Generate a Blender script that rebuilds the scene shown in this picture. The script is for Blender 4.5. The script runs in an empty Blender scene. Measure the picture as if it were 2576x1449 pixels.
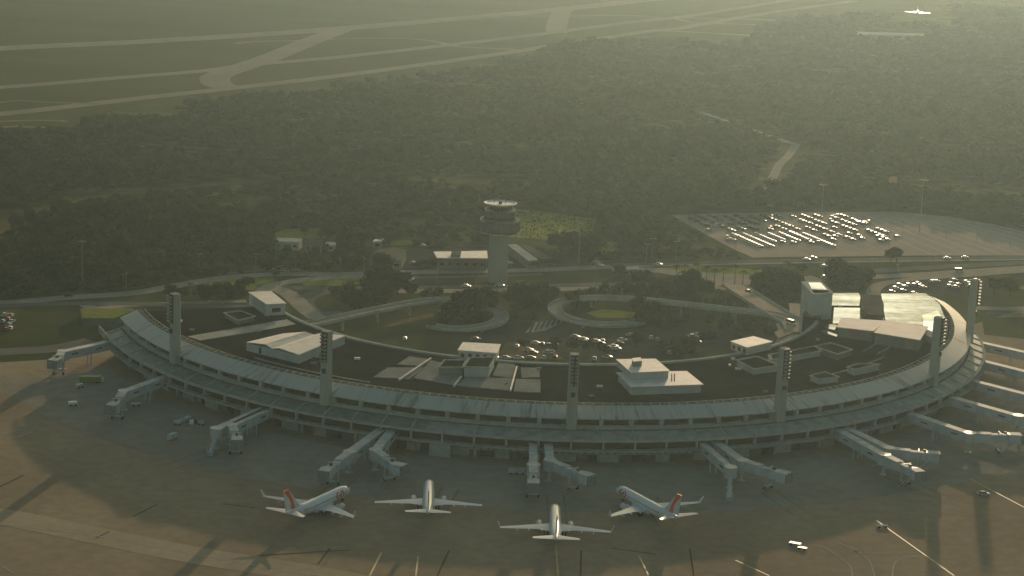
import bpy, bmesh, math, random
from mathutils import Vector, Matrix
PI = math.pi
SC = bpy.context.scene
COL = SC.collection

# ------------------------------------------------------------------ camera
CAM_H = 210.4
FPX = 5000.0                      # focal length for a 2576 px wide frame
PITCH, ROLL = 0.22187, -0.04205
_s, _c = math.sin(PITCH), math.cos(PITCH)
_right, _up, _fwd = Vector((1, 0, 0)), Vector((0, _s, _c)), Vector((0, _c, -_s))
_cr, _sr = math.cos(ROLL), math.sin(ROLL)
CR = _right * _cr - _up * _sr
CU = _right * _sr + _up * _cr
cam = bpy.data.cameras.new('camera')
cam.sensor_width = 36.0
cam.lens = 36.0 * FPX / 2576.0
cam.clip_start = 1.0
cam.clip_end = 60000.0
cam_ob = bpy.data.objects.new('camera', cam)
COL.objects.link(cam_ob)
m = Matrix.Identity(4)
for i in range(3):
    m[i][0] = CR[i]; m[i][1] = CU[i]; m[i][2] = -_fwd[i]
m[2][3] = CAM_H
cam_ob.matrix_world = m
SC.camera = cam_ob

# ------------------------------------------------------------------ sky, sun, exposure
SUN_AZ, SUN_EL = math.radians(10.8), math.radians(8.8)
world = bpy.data.worlds.new('World')
SC.world = world
world.use_nodes = True
wn = world.node_tree
wn.nodes.clear()
w_out = wn.nodes.new('ShaderNodeOutputWorld')
w_bg = wn.nodes.new('ShaderNodeBackground')
w_sky = wn.nodes.new('ShaderNodeTexSky')
w_sky.sky_type = 'NISHITA'
w_sky.sun_disc = False
w_sky.sun_elevation = SUN_EL
w_sky.sun_rotation = SUN_AZ
w_sky.altitude = 50
w_sky.air_density = 1.0
w_sky.dust_density = 3.0
w_tint = wn.nodes.new('ShaderNodeMix')
w_tint.data_type = 'RGBA'
w_tint.blend_type = 'MULTIPLY'
w_tint.inputs[0].default_value = 1.0
w_tint.inputs[7].default_value = (0.98, 1.06, 0.92, 1)      # the air of this evening is olive yellow
wn.links.new(w_sky.outputs[0], w_tint.inputs[6])
wn.links.new(w_tint.outputs[2], w_bg.inputs[0])
w_bg.inputs[1].default_value = 0.125
wn.links.new(w_bg.outputs[0], w_out.inputs[0])

sun = bpy.data.lights.new('sun', 'SUN')
sun.energy = 4.6
sun.angle = math.radians(0.55)
sun.color = (1.0, 0.73, 0.48)
sun_ob = bpy.data.objects.new('sun', sun)
COL.objects.link(sun_ob)
sdir = Vector((math.sin(SUN_AZ) * math.cos(SUN_EL), math.cos(SUN_AZ) * math.cos(SUN_EL), math.sin(SUN_EL)))
sun_ob.rotation_euler = (-sdir).to_track_quat('-Z', 'Y').to_euler()
sun_ob.location = sdir * 3000

SC.view_settings.view_transform = 'Standard'
SC.view_settings.look = 'None'
SC.view_settings.gamma = 1.0
SC.view_settings.exposure = -0.5
SC.cycles.volume_bounces = 1
SC.cycles.max_bounces = 5
SC.cycles.diffuse_bounces = 2
SC.cycles.glossy_bounces = 2

# ------------------------------------------------------------------ helpers
def G(u, v, z=0.0):
    """The spot on the level z that the photograph shows at u, v of a 2576 x 1449 frame."""
    d = _fwd + CR * ((u - 1288.0) / FPX) + CU * ((724.5 - v) / FPX)
    t = (z - CAM_H) / d.z
    return Vector((d.x * t, d.y * t, z))

CX, CY = 13.27, 846.27            # centre of the half-round terminal
def pol(r, th, z=0.0):            # th in degrees, 0 towards the camera, positive to the right
    a = math.radians(th)
    return Vector((CX + r * math.sin(a), CY - r * math.cos(a), z))

class MB:
    def __init__(s):
        s.v = []; s.f = []; s.m = []; s.smooth = False
    def add(s, vs, fs, mi=0):
        o = len(s.v)
        s.v += [tuple(p) for p in vs]
        for f in fs:
            s.f.append([i + o for i in f]); s.m.append(mi)
    def prism(s, pts, z0, z1, mi=0, top=None):
        n = len(pts)
        a = sum(pts[i][0] * pts[(i + 1) % n][1] - pts[(i + 1) % n][0] * pts[i][1] for i in range(n))
        if a < 0: pts = list(reversed(pts))
        zz = [z1] * n if not callable(z1) else [z1(p) for p in pts]
        vs = [(p[0], p[1], z0) for p in pts] + [(pts[i][0], pts[i][1], zz[i]) for i in range(n)]
        s.add(vs, [list(range(n))[::-1]] + [[i, (i + 1) % n, n + (i + 1) % n, n + i] for i in range(n)], mi)
        s.add(vs[n:], [list(range(n))], mi if top is None else top)
    def box(s, c, size, rz=0.0, mi=0, bevel=0):
        hx, hy, hz = size[0] / 2, size[1] / 2, size[2] / 2
        ca, sa = math.cos(rz), math.sin(rz)
        vs = []
        for z in (-hz, hz):
            for x, y in ((-hx, -hy), (hx, -hy), (hx, hy), (-hx, hy)):
                vs.append((c[0] + x * ca - y * sa, c[1] + x * sa + y * ca, c[2] + z))
        s.add(vs, [[3, 2, 1, 0], [4, 5, 6, 7], [0, 1, 5, 4], [1, 2, 6, 5], [2, 3, 7, 6], [3, 0, 4, 7]], mi)
    def bar(s, a, b, w, h, mi=0):
        """A bar of width w and height h from a to b."""
        a, b = Vector(a), Vector(b)
        d = (b - a)
        if d.length < 1e-6: return
        d.normalize()
        side = d.cross(Vector((0, 0, 1)))
        side = Vector((1, 0, 0)) if side.length < 1e-4 else side.normalized()
        up = side.cross(d).normalized()
        vs = []
        for p in (a, b):
            for x, y in ((-1, -1), (1, -1), (1, 1), (-1, 1)):
                vs.append(p + side * (x * w / 2) + up * (y * h / 2))
        s.add(vs, [[0, 1, 2, 3], [7, 6, 5, 4], [0, 4, 5, 1], [1, 5, 6, 2], [2, 6, 7, 3], [3, 7, 4, 0]], mi)
    def cyl(s, c, r, z0, z1, n=16, r1=None, mi=0, caps=True):
        r1 = r if r1 is None else r1
        vs = [(c[0] + r * math.cos(2 * PI * i / n), c[1] + r * math.sin(2 * PI * i / n), z0) for i in range(n)]
        vs += [(c[0] + r1 * math.cos(2 * PI * i / n), c[1] + r1 * math.sin(2 * PI * i / n), z1) for i in range(n)]
        fs = [[i, (i + 1) % n, n + (i + 1) % n, n + i] for i in range(n)]
        if caps: fs += [list(range(n))[::-1], list(range(n, 2 * n))]
        s.add(vs, fs, mi)
    def lathe(s, c, prof, n=28, mi=0):
        vs = []
        for r, z in prof:
            vs += [(c[0] + r * math.cos(2 * PI * i / n), c[1] + r * math.sin(2 * PI * i / n), z) for i in range(n)]
        fs = []
        for k in range(len(prof) - 1):
            fs += [[k * n + i, k * n + (i + 1) % n, (k + 1) * n + (i + 1) % n, (k + 1) * n + i] for i in range(n)]
        fs += [list(range(n))[::-1], [(len(prof) - 1) * n + i for i in range(n)]]
        s.add(vs, fs, mi)
    def ring(s, prof, t0, t1, step=1.2, mi=0):
        """A closed (r, z) outline swept round the terminal's centre."""
        k = max(2, int(round(abs(t1 - t0) / step)) + 1)
        n = len(prof)
        vs = []
        for j in range(k):
            th = t0 + (t1 - t0) * j / (k - 1)
            vs += [pol(r, th, z) for r, z in prof]
        fs = []
        for j in range(k - 1):
            fs += [[j * n + i, j * n + (i + 1) % n, (j + 1) * n + (i + 1) % n, (j + 1) * n + i] for i in range(n)]
        fs += [list(range(n)), [(k - 1) * n + i for i in range(n)][::-1]]
        s.add(vs, fs, mi)
    def loft(s, secs, caps=True, mi=0):
        n = len(secs[0])
        vs = [p for q in secs for p in q]
        fs = []
        for k in range(len(secs) - 1):
            fs += [[k * n + i, k * n + (i + 1) % n, (k + 1) * n + (i + 1) % n, (k + 1) * n + i] for i in range(n)]
        if caps: fs += [list(range(n))[::-1], [(len(secs) - 1) * n + i for i in range(n)]]
        s.add(vs, fs, mi)
    def mesh(s, name, mats, smooth=False):
        me = bpy.data.meshes.new(name)
        me.from_pydata(s.v, [], s.f)
        for mt in (mats if isinstance(mats, (list, tuple)) else [mats]):
            me.materials.append(mt)
        for p, mi in zip(me.polygons, s.m):
            p.material_index = mi
            p.use_smooth = smooth
        bm = bmesh.new(); bm.from_mesh(me)
        bmesh.ops.recalc_face_normals(bm, faces=bm.faces)
        bm.to_mesh(me); bm.free()
        me.update()
        return me
    def build(s, name, mats, parent=None, smooth=False, loc=None):
        o = bpy.data.objects.new(name, s.mesh(name, mats, smooth))
        COL.objects.link(o)
        if parent is not None: o.parent = parent
        if loc is not None: o.location = loc
        return o

def tag(o, label=None, cat=None, group=None, kind=None):
    if label: o['label'] = label
    if cat: o['category'] = cat
    if group: o['group'] = group
    if kind: o['kind'] = kind
    return o

def empty(name, loc, rz=0.0, label=None, cat=None, group=None):
    o = bpy.data.objects.new(name, None)
    o.empty_display_size = 1
    o.location = loc
    o.rotation_euler = (0, 0, rz)
    COL.objects.link(o)
    return tag(o, label, cat, group)

def copy_tree(o, parent=None):
    c = o.copy(); COL.objects.link(c)
    if parent is not None: c.parent = parent
    for ch in [x for x in o.children]:
        copy_tree(ch, c)
    return c

# ------------------------------------------------------------------ materials
def mat(name, col, rough=0.8, metal=0.0, var=0.0, scale=1.0, col2=None, stretch=None, bump=0.0, spec=0.5, detail=3.0,
        var2=0.0, scale2=0.05, rnd=0.0, trans=0.0, ramp=(0.35, 0.65)):
    mt = bpy.data.materials.new(name)
    mt.use_nodes = True
    nt = mt.node_tree; N = nt.nodes; L = nt.links
    b = N['Principled BSDF']
    b.inputs['Roughness'].default_value = rough
    b.inputs['Metallic'].default_value = metal
    b.inputs['Specular IOR Level'].default_value = spec
    b.inputs['Base Color'].default_value = (*col, 1)
    out = None
    geo = N.new('ShaderNodeNewGeometry')
    if var > 0 or col2 is not None:
        mp = N.new('ShaderNodeMapping')
        L.new(geo.outputs['Position'], mp.inputs[0])
        st = stretch or (1, 1, 1)
        mp.inputs['Scale'].default_value = (scale * st[0], scale * st[1], scale * st[2])
        no = N.new('ShaderNodeTexNoise')
        no.inputs['Scale'].default_value = 1.0
        no.inputs['Detail'].default_value = detail
        L.new(mp.outputs[0], no.inputs['Vector'])
        mr = N.new('ShaderNodeMapRange')
        mr.inputs['From Min'].default_value = ramp[0]; mr.inputs['From Max'].default_value = ramp[1]
        L.new(no.outputs['Fac'], mr.inputs['Value'])
        mx = N.new('ShaderNodeMix'); mx.data_type = 'RGBA'
        L.new(mr.outputs[0], mx.inputs[0])
        c2 = col2 if col2 is not None else tuple(min(1, x * (1 + var)) for x in col)
        c1 = col if col2 is not None else tuple(x * (1 - var) for x in col)
        mx.inputs[6].default_value = (*c1, 1); mx.inputs[7].default_value = (*c2, 1)
        out = mx.outputs[2]
        if bump:
            bp = N.new('ShaderNodeBump'); bp.inputs['Strength'].default_value = bump
            L.new(no.outputs['Fac'], bp.inputs['Height']); L.new(bp.outputs[0], b.inputs['Normal'])
    def mult(out, src, lo, hi):
        mr = N.new('ShaderNodeMapRange')
        mr.inputs['To Min'].default_value = lo; mr.inputs['To Max'].default_value = hi
        if src[0] == 'n': mr.inputs['From Min'].default_value = 0.3; mr.inputs['From Max'].default_value = 0.7
        L.new(src[1], mr.inputs['Value'])
        mm = N.new('ShaderNodeVectorMath'); mm.operation = 'SCALE'
        if out is None: mm.inputs[0].default_value = col
        else: L.new(out, mm.inputs[0])
        L.new(mr.outputs[0], mm.inputs['Scale'])
        return mm.outputs[0]
    if var2 > 0:
        n2 = N.new('ShaderNodeTexNoise'); n2.inputs['Scale'].default_value = scale2; n2.inputs['Detail'].default_value = 4
        L.new(geo.outputs['Position'], n2.inputs['Vector'])
        out = mult(out, ('n', n2.outputs['Fac']), 1 - var2, 1 + var2)
    if rnd > 0:
        oi = N.new('ShaderNodeObjectInfo')
        out = mult(out, ('r', oi.outputs['Random']), 1 - rnd, 1 + rnd)
    if out is not None: L.new(out, b.inputs['Base Color'])
    if trans > 0:
        tr = N.new('ShaderNodeBsdfTranslucent')
        if out is not None: L.new(out, tr.inputs[0])
        else: tr.inputs[0].default_value = (*col, 1)
        ms = N.new('ShaderNodeMixShader'); ms.inputs[0].default_value = trans
        L.new(b.outputs[0], ms.inputs[1]); L.new(tr.outputs[0], ms.inputs[2])
        L.new(ms.outputs[0], N['Material Output'].inputs[0])
    return mt

M = {}
_mat = mat
def mat(*a, **k):               # ground, tar and concrete are matt: no grazing sheen
    if len(a) > 2 and a[2] >= 0.8 and 'spec' not in k: k['spec'] = 0.0
    return _mat(*a, **k)
M['ground'] = mat('grassland', (0.060, 0.078, 0.030), 1.0, scale=0.03, col2=(0.105, 0.11, 0.045), var2=0.35, scale2=0.006, detail=8)
M['airfield'] = mat('airfield_grass', (0.062, 0.072, 0.030), 1.0, scale=0.012, col2=(0.088, 0.086, 0.040), stretch=(0.4, 1, 1), var2=0.15, scale2=0.003, detail=6)
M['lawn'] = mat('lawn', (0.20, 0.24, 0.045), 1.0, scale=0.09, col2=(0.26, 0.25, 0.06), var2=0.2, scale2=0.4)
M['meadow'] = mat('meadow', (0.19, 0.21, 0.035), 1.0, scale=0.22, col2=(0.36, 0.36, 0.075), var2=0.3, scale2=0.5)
M['dirt'] = mat('brown_scrub', (0.15, 0.115, 0.05), 1.0, scale=0.12, col2=(0.10, 0.10, 0.04), var2=0.3, scale2=0.03)
M['soil'] = mat('bare_soil', (0.24, 0.18, 0.10), 1.0, scale=0.15, col2=(0.20, 0.16, 0.075))
M['floor'] = mat('forest_floor', (0.075, 0.085, 0.03), 1.0, scale=0.05, col2=(0.13, 0.12, 0.05), var2=0.2)
M['apron'] = mat('apron_concrete', (0.30, 0.235, 0.155), 0.85, scale=0.02, col2=(0.41, 0.325, 0.215), stretch=(1, 0.55, 1), var2=0.10, scale2=0.25, detail=6)
M['apron2'] = mat('pale_apron_concrete', (0.42, 0.345, 0.23), 0.85, scale=0.03, col2=(0.48, 0.39, 0.265), var2=0.08, scale2=0.3)
M['dark_apron'] = mat('worn_apron', (0.27, 0.25, 0.195), 0.85, scale=0.02, col2=(0.36, 0.32, 0.245), var2=0.12, scale2=0.2)
M['asphalt'] = mat('asphalt', (0.15, 0.15, 0.13), 0.85, scale=0.06, col2=(0.20, 0.19, 0.165), var2=0.1, scale2=0.5)
M['road'] = mat('road_concrete', (0.33, 0.30, 0.235), 0.85, scale=0.05, col2=(0.42, 0.37, 0.28), var2=0.1, scale2=0.4)
M['runway'] = mat('runway_asphalt', (0.24, 0.22, 0.175), 0.85, scale=0.02, col2=(0.28, 0.255, 0.20), var2=0.08, scale2=0.1)
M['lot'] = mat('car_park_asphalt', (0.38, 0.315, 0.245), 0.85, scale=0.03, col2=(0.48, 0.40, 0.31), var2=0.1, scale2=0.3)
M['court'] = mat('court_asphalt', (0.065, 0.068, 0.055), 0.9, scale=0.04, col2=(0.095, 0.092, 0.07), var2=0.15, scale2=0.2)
M['white'] = mat('white_road_paint', (0.52, 0.50, 0.43), 0.9, var=0.06, scale=0.5)
M['yellow'] = mat('yellow_paint', (0.52, 0.42, 0.17), 0.6, var=0.12, scale=0.5)
M['joint'] = mat('dark_joint', (0.12, 0.10, 0.06), 0.9)
M['conc'] = mat('weathered_concrete', (0.48, 0.50, 0.43), 0.85, scale=0.12, col2=(0.36, 0.385, 0.33), var2=0.12, scale2=0.6, detail=6)
M['conc_l'] = mat('pale_concrete', (0.50, 0.50, 0.42), 0.8, scale=0.2, col2=(0.38, 0.39, 0.32), var2=0.1, scale2=0.8)
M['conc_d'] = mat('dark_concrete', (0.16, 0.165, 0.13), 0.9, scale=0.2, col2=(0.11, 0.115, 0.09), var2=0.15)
M['mast'] = mat('mast_concrete', (0.46, 0.45, 0.375), 0.85, scale=0.25, col2=(0.39, 0.385, 0.32), stretch=(1, 1, 0.2))
M['glass_d'] = mat('dark_window_glass', (0.010, 0.012, 0.009), 0.4, var=0.4, scale=0.15, spec=0.12)
M['canopy'] = mat('weathered_canopy_glass', (0.25, 0.28, 0.23), 0.7, scale=0.25, col2=(0.42, 0.45, 0.38), var2=0.2, scale2=0.35, detail=6)
M['tar'] = mat('tar_roof', (0.018, 0.018, 0.016), 0.95, scale=0.05, col2=(0.034, 0.033, 0.028), var2=0.18, scale2=0.3, detail=6)
M['roof_w'] = mat('pale_roof_sheet', (0.84, 0.80, 0.70), 0.7, scale=0.25, col2=(0.70, 0.67, 0.58), var2=0.08, scale2=0.9, spec=0.3)
M['wall_w'] = mat('pale_wall', (0.58, 0.60, 0.56), 0.8, scale=0.2, col2=(0.48, 0.50, 0.46), var2=0.08)
M['wall_g'] = mat('grey_wall', (0.27, 0.29, 0.25), 0.8, scale=0.2, col2=(0.21, 0.23, 0.20), var2=0.1)
M['screed'] = mat('roof_screed', (0.30, 0.31, 0.27), 0.9, scale=0.12, col2=(0.23, 0.24, 0.21), var2=0.1, scale2=0.5)
M['brownroof'] = mat('brown_roof', (0.66, 0.60, 0.52), 0.78, scale=0.2, col2=(0.54, 0.49, 0.43), var2=0.1)
M['greyroof'] = mat('dark_grey_roof', (0.13, 0.125, 0.105), 0.8, scale=0.2, col2=(0.17, 0.16, 0.13))
def metal_mat(name, c1, c2, rough):
    mt = bpy.data.materials.new(name); mt.use_nodes = True
    nt = mt.node_tree; N = nt.nodes; L = nt.links; N.clear()
    out = N.new('ShaderNodeOutputMaterial'); gl = N.new('ShaderNodeBsdfGlossy'); df = N.new('ShaderNodeBsdfDiffuse'); mx = N.new('ShaderNodeMixShader')
    gl.inputs['Roughness'].default_value = rough; mx.inputs[0].default_value = 0.5
    ge = N.new('ShaderNodeNewGeometry'); mp = N.new('ShaderNodeMapping'); mp.inputs['Scale'].default_value = (0.02, 0.13, 0.1); L.new(ge.outputs['Position'], mp.inputs[0])
    n1 = N.new('ShaderNodeTexNoise'); n1.inputs['Scale'].default_value = 1.0; n1.inputs['Detail'].default_value = 3; L.new(mp.outputs[0], n1.inputs['Vector'])
    n2 = N.new('ShaderNodeTexNoise'); n2.inputs['Scale'].default_value = 0.35; n2.inputs['Detail'].default_value = 5; L.new(ge.outputs['Position'], n2.inputs['Vector'])
    ad = N.new('ShaderNodeMath'); ad.operation = 'MULTIPLY_ADD'; ad.inputs[1].default_value = 0.35; L.new(n2.outputs['Fac'], ad.inputs[0]); L.new(n1.outputs['Fac'], ad.inputs[2])
    rp = N.new('ShaderNodeValToRGB'); rp.color_ramp.elements[0].position = 0.52; rp.color_ramp.elements[0].color = (*c1, 1); rp.color_ramp.elements[1].position = 0.82; rp.color_ramp.elements[1].color = (*c2, 1)
    L.new(ad.outputs[0], rp.inputs[0]); L.new(rp.outputs[0], gl.inputs[0]); L.new(rp.outputs[0], df.inputs[0])
    L.new(df.outputs[0], mx.inputs[1]); L.new(gl.outputs[0], mx.inputs[2]); L.new(mx.outputs[0], out.inputs[0])
    return mt
M['tower_grey'] = mat('tower_grey_panels', (0.17, 0.18, 0.17), 0.8, scale=0.4, col2=(0.12, 0.13, 0.125))
M['tower_shaft'] = mat('tower_concrete', (0.42, 0.40, 0.33), 0.85, scale=0.25, col2=(0.36, 0.345, 0.285), stretch=(1, 1, 0.2))
M['metal'] = metal_mat('polished_roof_metal', (0.065, 0.078, 0.068), (0.13, 0.165, 0.175), 0.42)
M['steel'] = mat('painted_steel', (0.50, 0.52, 0.48), 0.5, var=0.1, scale=0.3)
M['tunnel'] = mat('bridge_cladding', (0.56, 0.61, 0.63), 0.5, scale=0.3, col2=(0.45, 0.50, 0.52), var2=0.06)
M['tunnel_roof'] = mat('bridge_roof', (0.66, 0.66, 0.60), 0.75, scale=0.3, col2=(0.50, 0.50, 0.44), var2=0.1, scale2=1.0)
M['ribdark'] = mat('rubber_bellows', (0.07, 0.075, 0.06), 0.8)
M['bellows'] = mat('pale_bellows', (0.26, 0.27, 0.24), 0.8, var=0.3, scale=2.5)
M['black'] = mat('black_parts', (0.02, 0.02, 0.018), 0.6)
M['plane_w'] = mat('white_aircraft_paint', (0.82, 0.83, 0.82), 0.22, var=0.03, scale=0.3, spec=0.6)
M['plane_g'] = mat('grey_wing_paint', (0.74, 0.76, 0.77), 0.30, var=0.04, scale=0.3)
M['orange'] = mat('orange_paint', (0.95, 0.13, 0.035), 0.4)
M['brownred'] = mat('brown_orange_paint', (0.60, 0.10, 0.035), 0.4)
M['plane_glass'] = mat('cockpit_glass', (0.02, 0.022, 0.022), 0.12)
M['tyre'] = mat('tyre_rubber', (0.02, 0.02, 0.018), 0.9)
M['green_v'] = mat('green_vehicle_paint', (0.16, 0.22, 0.04), 0.5)
M['lamp'] = mat('lamp_housing', (0.34, 0.32, 0.26), 0.6, 0.0, spec=0.2)
M['pole'] = mat('galvanised_pole', (0.28, 0.28, 0.24), 0.7, spec=0.2)
M['bark'] = mat('bark', (0.10, 0.08, 0.055), 0.95, var=0.3, scale=1.5)
def foliage(name, c1, c2):
    return mat(name, c1, 1.0, scale=0.009, col2=c2, var2=0.25, scale2=0.06, rnd=0.16, trans=0.25, detail=5, spec=0.0)
M['leaf'] = foliage('woodland_foliage', (0.042, 0.060, 0.021), (0.072, 0.084, 0.033))
M['leaf2'] = foliage('green_foliage', (0.036, 0.060, 0.022), (0.052, 0.076, 0.026))
M['leaf3'] = foliage('dry_foliage', (0.09, 0.082, 0.034), (0.07, 0.075, 0.03))
M['leaf4'] = foliage('mixed_foliage', (0.050, 0.060, 0.023), (0.062, 0.070, 0.028))
CARCOL = {'white': (0.75, 0.75, 0.72), 'silver': (0.42, 0.43, 0.42), 'grey': (0.16, 0.165, 0.16), 'black': (0.025, 0.025, 0.025), 'red': (0.38, 0.03, 0.02)}
for k, c in CARCOL.items():
    M['car_' + k] = mat('car_paint_' + k, c, 0.38, 0.0, spec=0.35)

# ------------------------------------------------------------------ ground sheets, roads
def poly(name, px, z, mt, label=None, world_pts=None, kind='structure'):
    pts = world_pts or [G(*p) for p in px]
    bm = bmesh.new()
    f = bm.faces.new([bm.verts.new((p[0], p[1], z)) for p in pts])
    if f.calc_area() and f.normal.z < 0: pass
    bmesh.ops.triangulate(bm, faces=[f])
    bm.normal_update()
    for q in bm.faces:
        if q.normal.z < 0: q.normal_flip()
    me = bpy.data.meshes.new(name); bm.to_mesh(me); bm.free()
    me.materials.append(mt)
    o = bpy.data.objects.new(name, me); COL.objects.link(o)
    o['kind'] = kind
    if label: o['label'] = label
    return o

def smooth_path(pts, sub=6):
    if len(pts) < 3: return [Vector(p) for p in pts]
    P = [Vector(p) for p in pts]
    P = [P[0] * 2 - P[1]] + P + [P[-1] * 2 - P[-2]]
    out = []
    for i in range(1, len(P) - 2):
        a, b, c, d = P[i - 1], P[i], P[i + 1], P[i + 2]
        for k in range(sub):
            t = k / sub
            out.append(0.5 * ((2 * b) + (c - a) * t + (2 * a - 5 * b + 4 * c - d) * t * t + (3 * b - a - 3 * c + d) * t ** 3))
    out.append(P[-2])
    return out

def strip_pts(path, w):
    L_, R_ = [], []
    n = len(path)
    for i, p in enumerate(path):
        a = path[max(0, i - 1)]; b = path[min(n - 1, i + 1)]
        d = Vector((b[0] - a[0], b[1] - a[1], 0))
        if d.length < 1e-6: d = Vector((1, 0, 0))
        d.normalize()
        nrm = Vector((-d.y, d.x, 0))
        ww = w(i / (n - 1)) if callable(w) else w
        L_.append(Vector(p) + nrm * ww / 2); R_.append(Vector(p) - nrm * ww / 2)
    return L_, R_

def add_strip(mb, path, w, z=None, mi=0):
    L_, R_ = strip_pts(path, w)
    vs = []
    for a, b in zip(L_, R_):
        za = a.z if z is None else z
        vs += [(a.x, a.y, za), (b.x, b.y, za)]
    mb.add(vs, [[2 * i, 2 * i + 1, 2 * i + 3, 2 * i + 2] for i in range(len(path) - 1)], mi)

ROADS = []          # kept clear of trees
def road(name, px, w, z, mt, sub=6, clear=True, zs=None):
    path = smooth_path([G(*p) for p in px], sub)
    mb = MB(); add_strip(mb, path, w, z)
    o = mb.build(name, mt); o['kind'] = 'structure'
    if clear: ROADS.append((path, (w(0.5) if callable(w) else w) / 2 + 3))
    return o

gr = MB()
E = 15000.0
gr.add([(-E, -3000, 0), (E, -3000, 0), (E, 27000, 0), (-E, 27000, 0)], [[0, 1, 2, 3]])
g_ob = gr.build('ground', M['ground']); g_ob['kind'] = 'structure'

# apron round the outside of the terminal
ap = [G(-900, 935), G(0, 912), G(120, 905), G(215, 895), G(255, 868)]
ap += [pol(170, t) for t in (-62, -40, -20, 0, 20, 40, 60, 80, 95)]
ap += [G(2600, 770), G(3600, 720), G(4200, 1500), Vector((900, 150, 0)), Vector((-900, 150, 0))]
poly('apron', None, 0.04, M['apron'], 'brown concrete apron in front of the curved terminal', world_pts=ap)
# paler ring lane, service road and stains on the apron
def arc(r, t0, t1, n=40, z=0.0, c=None):
    c = c or (CX, CY)
    return [Vector((c[0] + r * math.sin(math.radians(t0 + (t1 - t0) * i / n)), c[1] - r * math.cos(math.radians(t0 + (t1 - t0) * i / n)), z)) for i in range(n + 1)]
def band(name, path, w, z, mt, label=None):
    mb = MB(); add_strip(mb, path, w, z)
    o = mb.build(name, mt); o['kind'] = 'structure'
    if label: o['label'] = label
    return o
band('taxi_lane', smooth_path([G(-300, 1265), G(0, 1300), G(230, 1345), G(480, 1395), G(760, 1440), G(1100, 1500), G(1500, 1530)]), 13, 0.08, M['apron2'], 'paler curved taxi lane crossing the brown apron')
band('apron_stand', arc(215, -62, 74), 46, 0.07, M['dark_apron'], 'darker worn concrete of the aircraft stands')
band('service_road', [G(-500, 905), G(-200, 893), G(0, 886), G(110, 880), G(170, 872), G(235, 858)], 11, 0.09, M['asphalt'], 'dark service road left of the terminal')
stn = MB()
for th_, l_ in ((-17, 30), (-8, 26), (1, 30), (9, 28), (20, 24), (-31, 26), (33, 30)):
    for w2, dz_ in ((5.5, .09),):
        q0, q1 = pol(222, th_), pol(222 + l_, th_)
        side = Vector((q1.y - q0.y, q0.x - q1.x, 0)).normalized()
        for s_ in (-2.8, 2.8): add_strip(stn, [q0 + side * s_, q1 + side * s_], lambda t: .7 - .4 * t, .095)
o = stn.build('tyre_marks', mat('rubber_streaks', (0.22, 0.205, 0.16), 0.9)); o['kind'] = 'structure'; o['label'] = 'dark tyre marks on the aircraft stands'
# tapering asphalt shoulder at the stands on the right
mk = MB(); jn = MB(); yl = MB()
for a, b, w in (((930, 1449), (960, 1390), 0.55), ((1046, 1449), (1052, 1400), 0.5), ((1404, 1449), (1398, 1370), 0.5), ((1632, 1449), (1608, 1400), 0.5),
                ((1850, 1410), (1935, 1449), 0.45), ((2205, 1310), (2400, 1449), 0.5), ((2440, 1205), (2620, 1300), 0.5), ((2600, 1275), (2800, 1370), 0.4)):
    add_strip(yl, [G(*a), G(*b)], w, 0.12)
for pts in (((2055, 1372), (2085, 1385), (2120, 1410), (2140, 1428), (2147, 1470)), ((2098, 1360), (2140, 1380), (2175, 1392), (2300, 1392)),
            ((2150, 1385), (2185, 1410), (2200, 1449), (2205, 1480)), ((2310, 1400), (2270, 1406), (2250, 1420), (2245, 1449), (2245, 1480)),
            ((0, 1320), (220, 1345), (450, 1387), (700, 1432), (900, 1462)), ((0, 1092), (70, 1078)), ((20, 1104), (80, 1088)), ((5, 1445 - 20), (30, 1440))):
    add_strip(mk, smooth_path([G(*p) for p in pts]), 0.42, 0.12)
for a, b in (((240, 1355), (275, 1338)), ((335, 1300), (395, 1270)), ((800, 1420), (830, 1380)), ((1100, 1449), (1130, 1385)), ((1540, 1380), (1650, 1395)),
             ((1460, 1449), (1462, 1385)), ((1745, 1449), (1735, 1380)), ((650, 1398), (880, 1384)), ((-10, 1230), (60, 1195)), ((560, 1268), (640, 1278))):
    add_strip(jn, [G(*a), G(*b)], 0.5, 0.115)
o = yl.build('lead_in_lines', M['yellow']); o['kind'] = 'structure'; o['label'] = 'yellow lead-in lines on the apron'
o = mk.build('apron_markings', M['white']); o['kind'] = 'structure'; o['label'] = 'white curved markings on the apron'
o = jn.build('apron_joints', M['joint']); o['kind'] = 'structure'; o['label'] = 'dark joints between apron slabs'

poly('verge', [(2470, 800), (2576, 797), (2900, 790), (2900, 850), (2576, 853), (2476, 842)], 0.07, M['ground'], 'dark verge right of the terminal')
# airfield
poly('airfield', [(-700, 350), (-700, -30), (300, -60), (1300, -60), (2300, -40), (2330, 30), (2120, 42), (1930, 55), (1890, 66), (1900, 108), (1717, 100), (1492, 100), (1325, 132),
                  (1275, 147), (1192, 167), (1065, 187), (859, 202), (720, 235), (560, 250), (350, 264), (215, 300), (180, 327), (0, 342)], 0.04, M['airfield'], 'flat mown grass of the airfield')
road('runway', [(-500, 152), (0, 122), (333, 106), (633, 88), (859, 72), (1092, 52), (1342, 30), (1559, 7), (1800, -22)], 34, 0.10, M['runway'])
road('taxiway', [(-500, 250), (0, 220), (333, 193), (517, 178), (633, 163), (859, 143), (1159, 110), (1392, 82), (1592, 55), (1717, 42), (1925, 10), (2100, -20)], 17, 0.12, M['runway'])
road('taxiway', [(-500, 330), (0, 287), (200, 265), (400, 242), (583, 222), (859, 190), (1192, 145), (1459, 105), (1625, 80), (1717, 70), (1907, 37), (2150, 2)], 17, 0.14, M['runway'])
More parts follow.
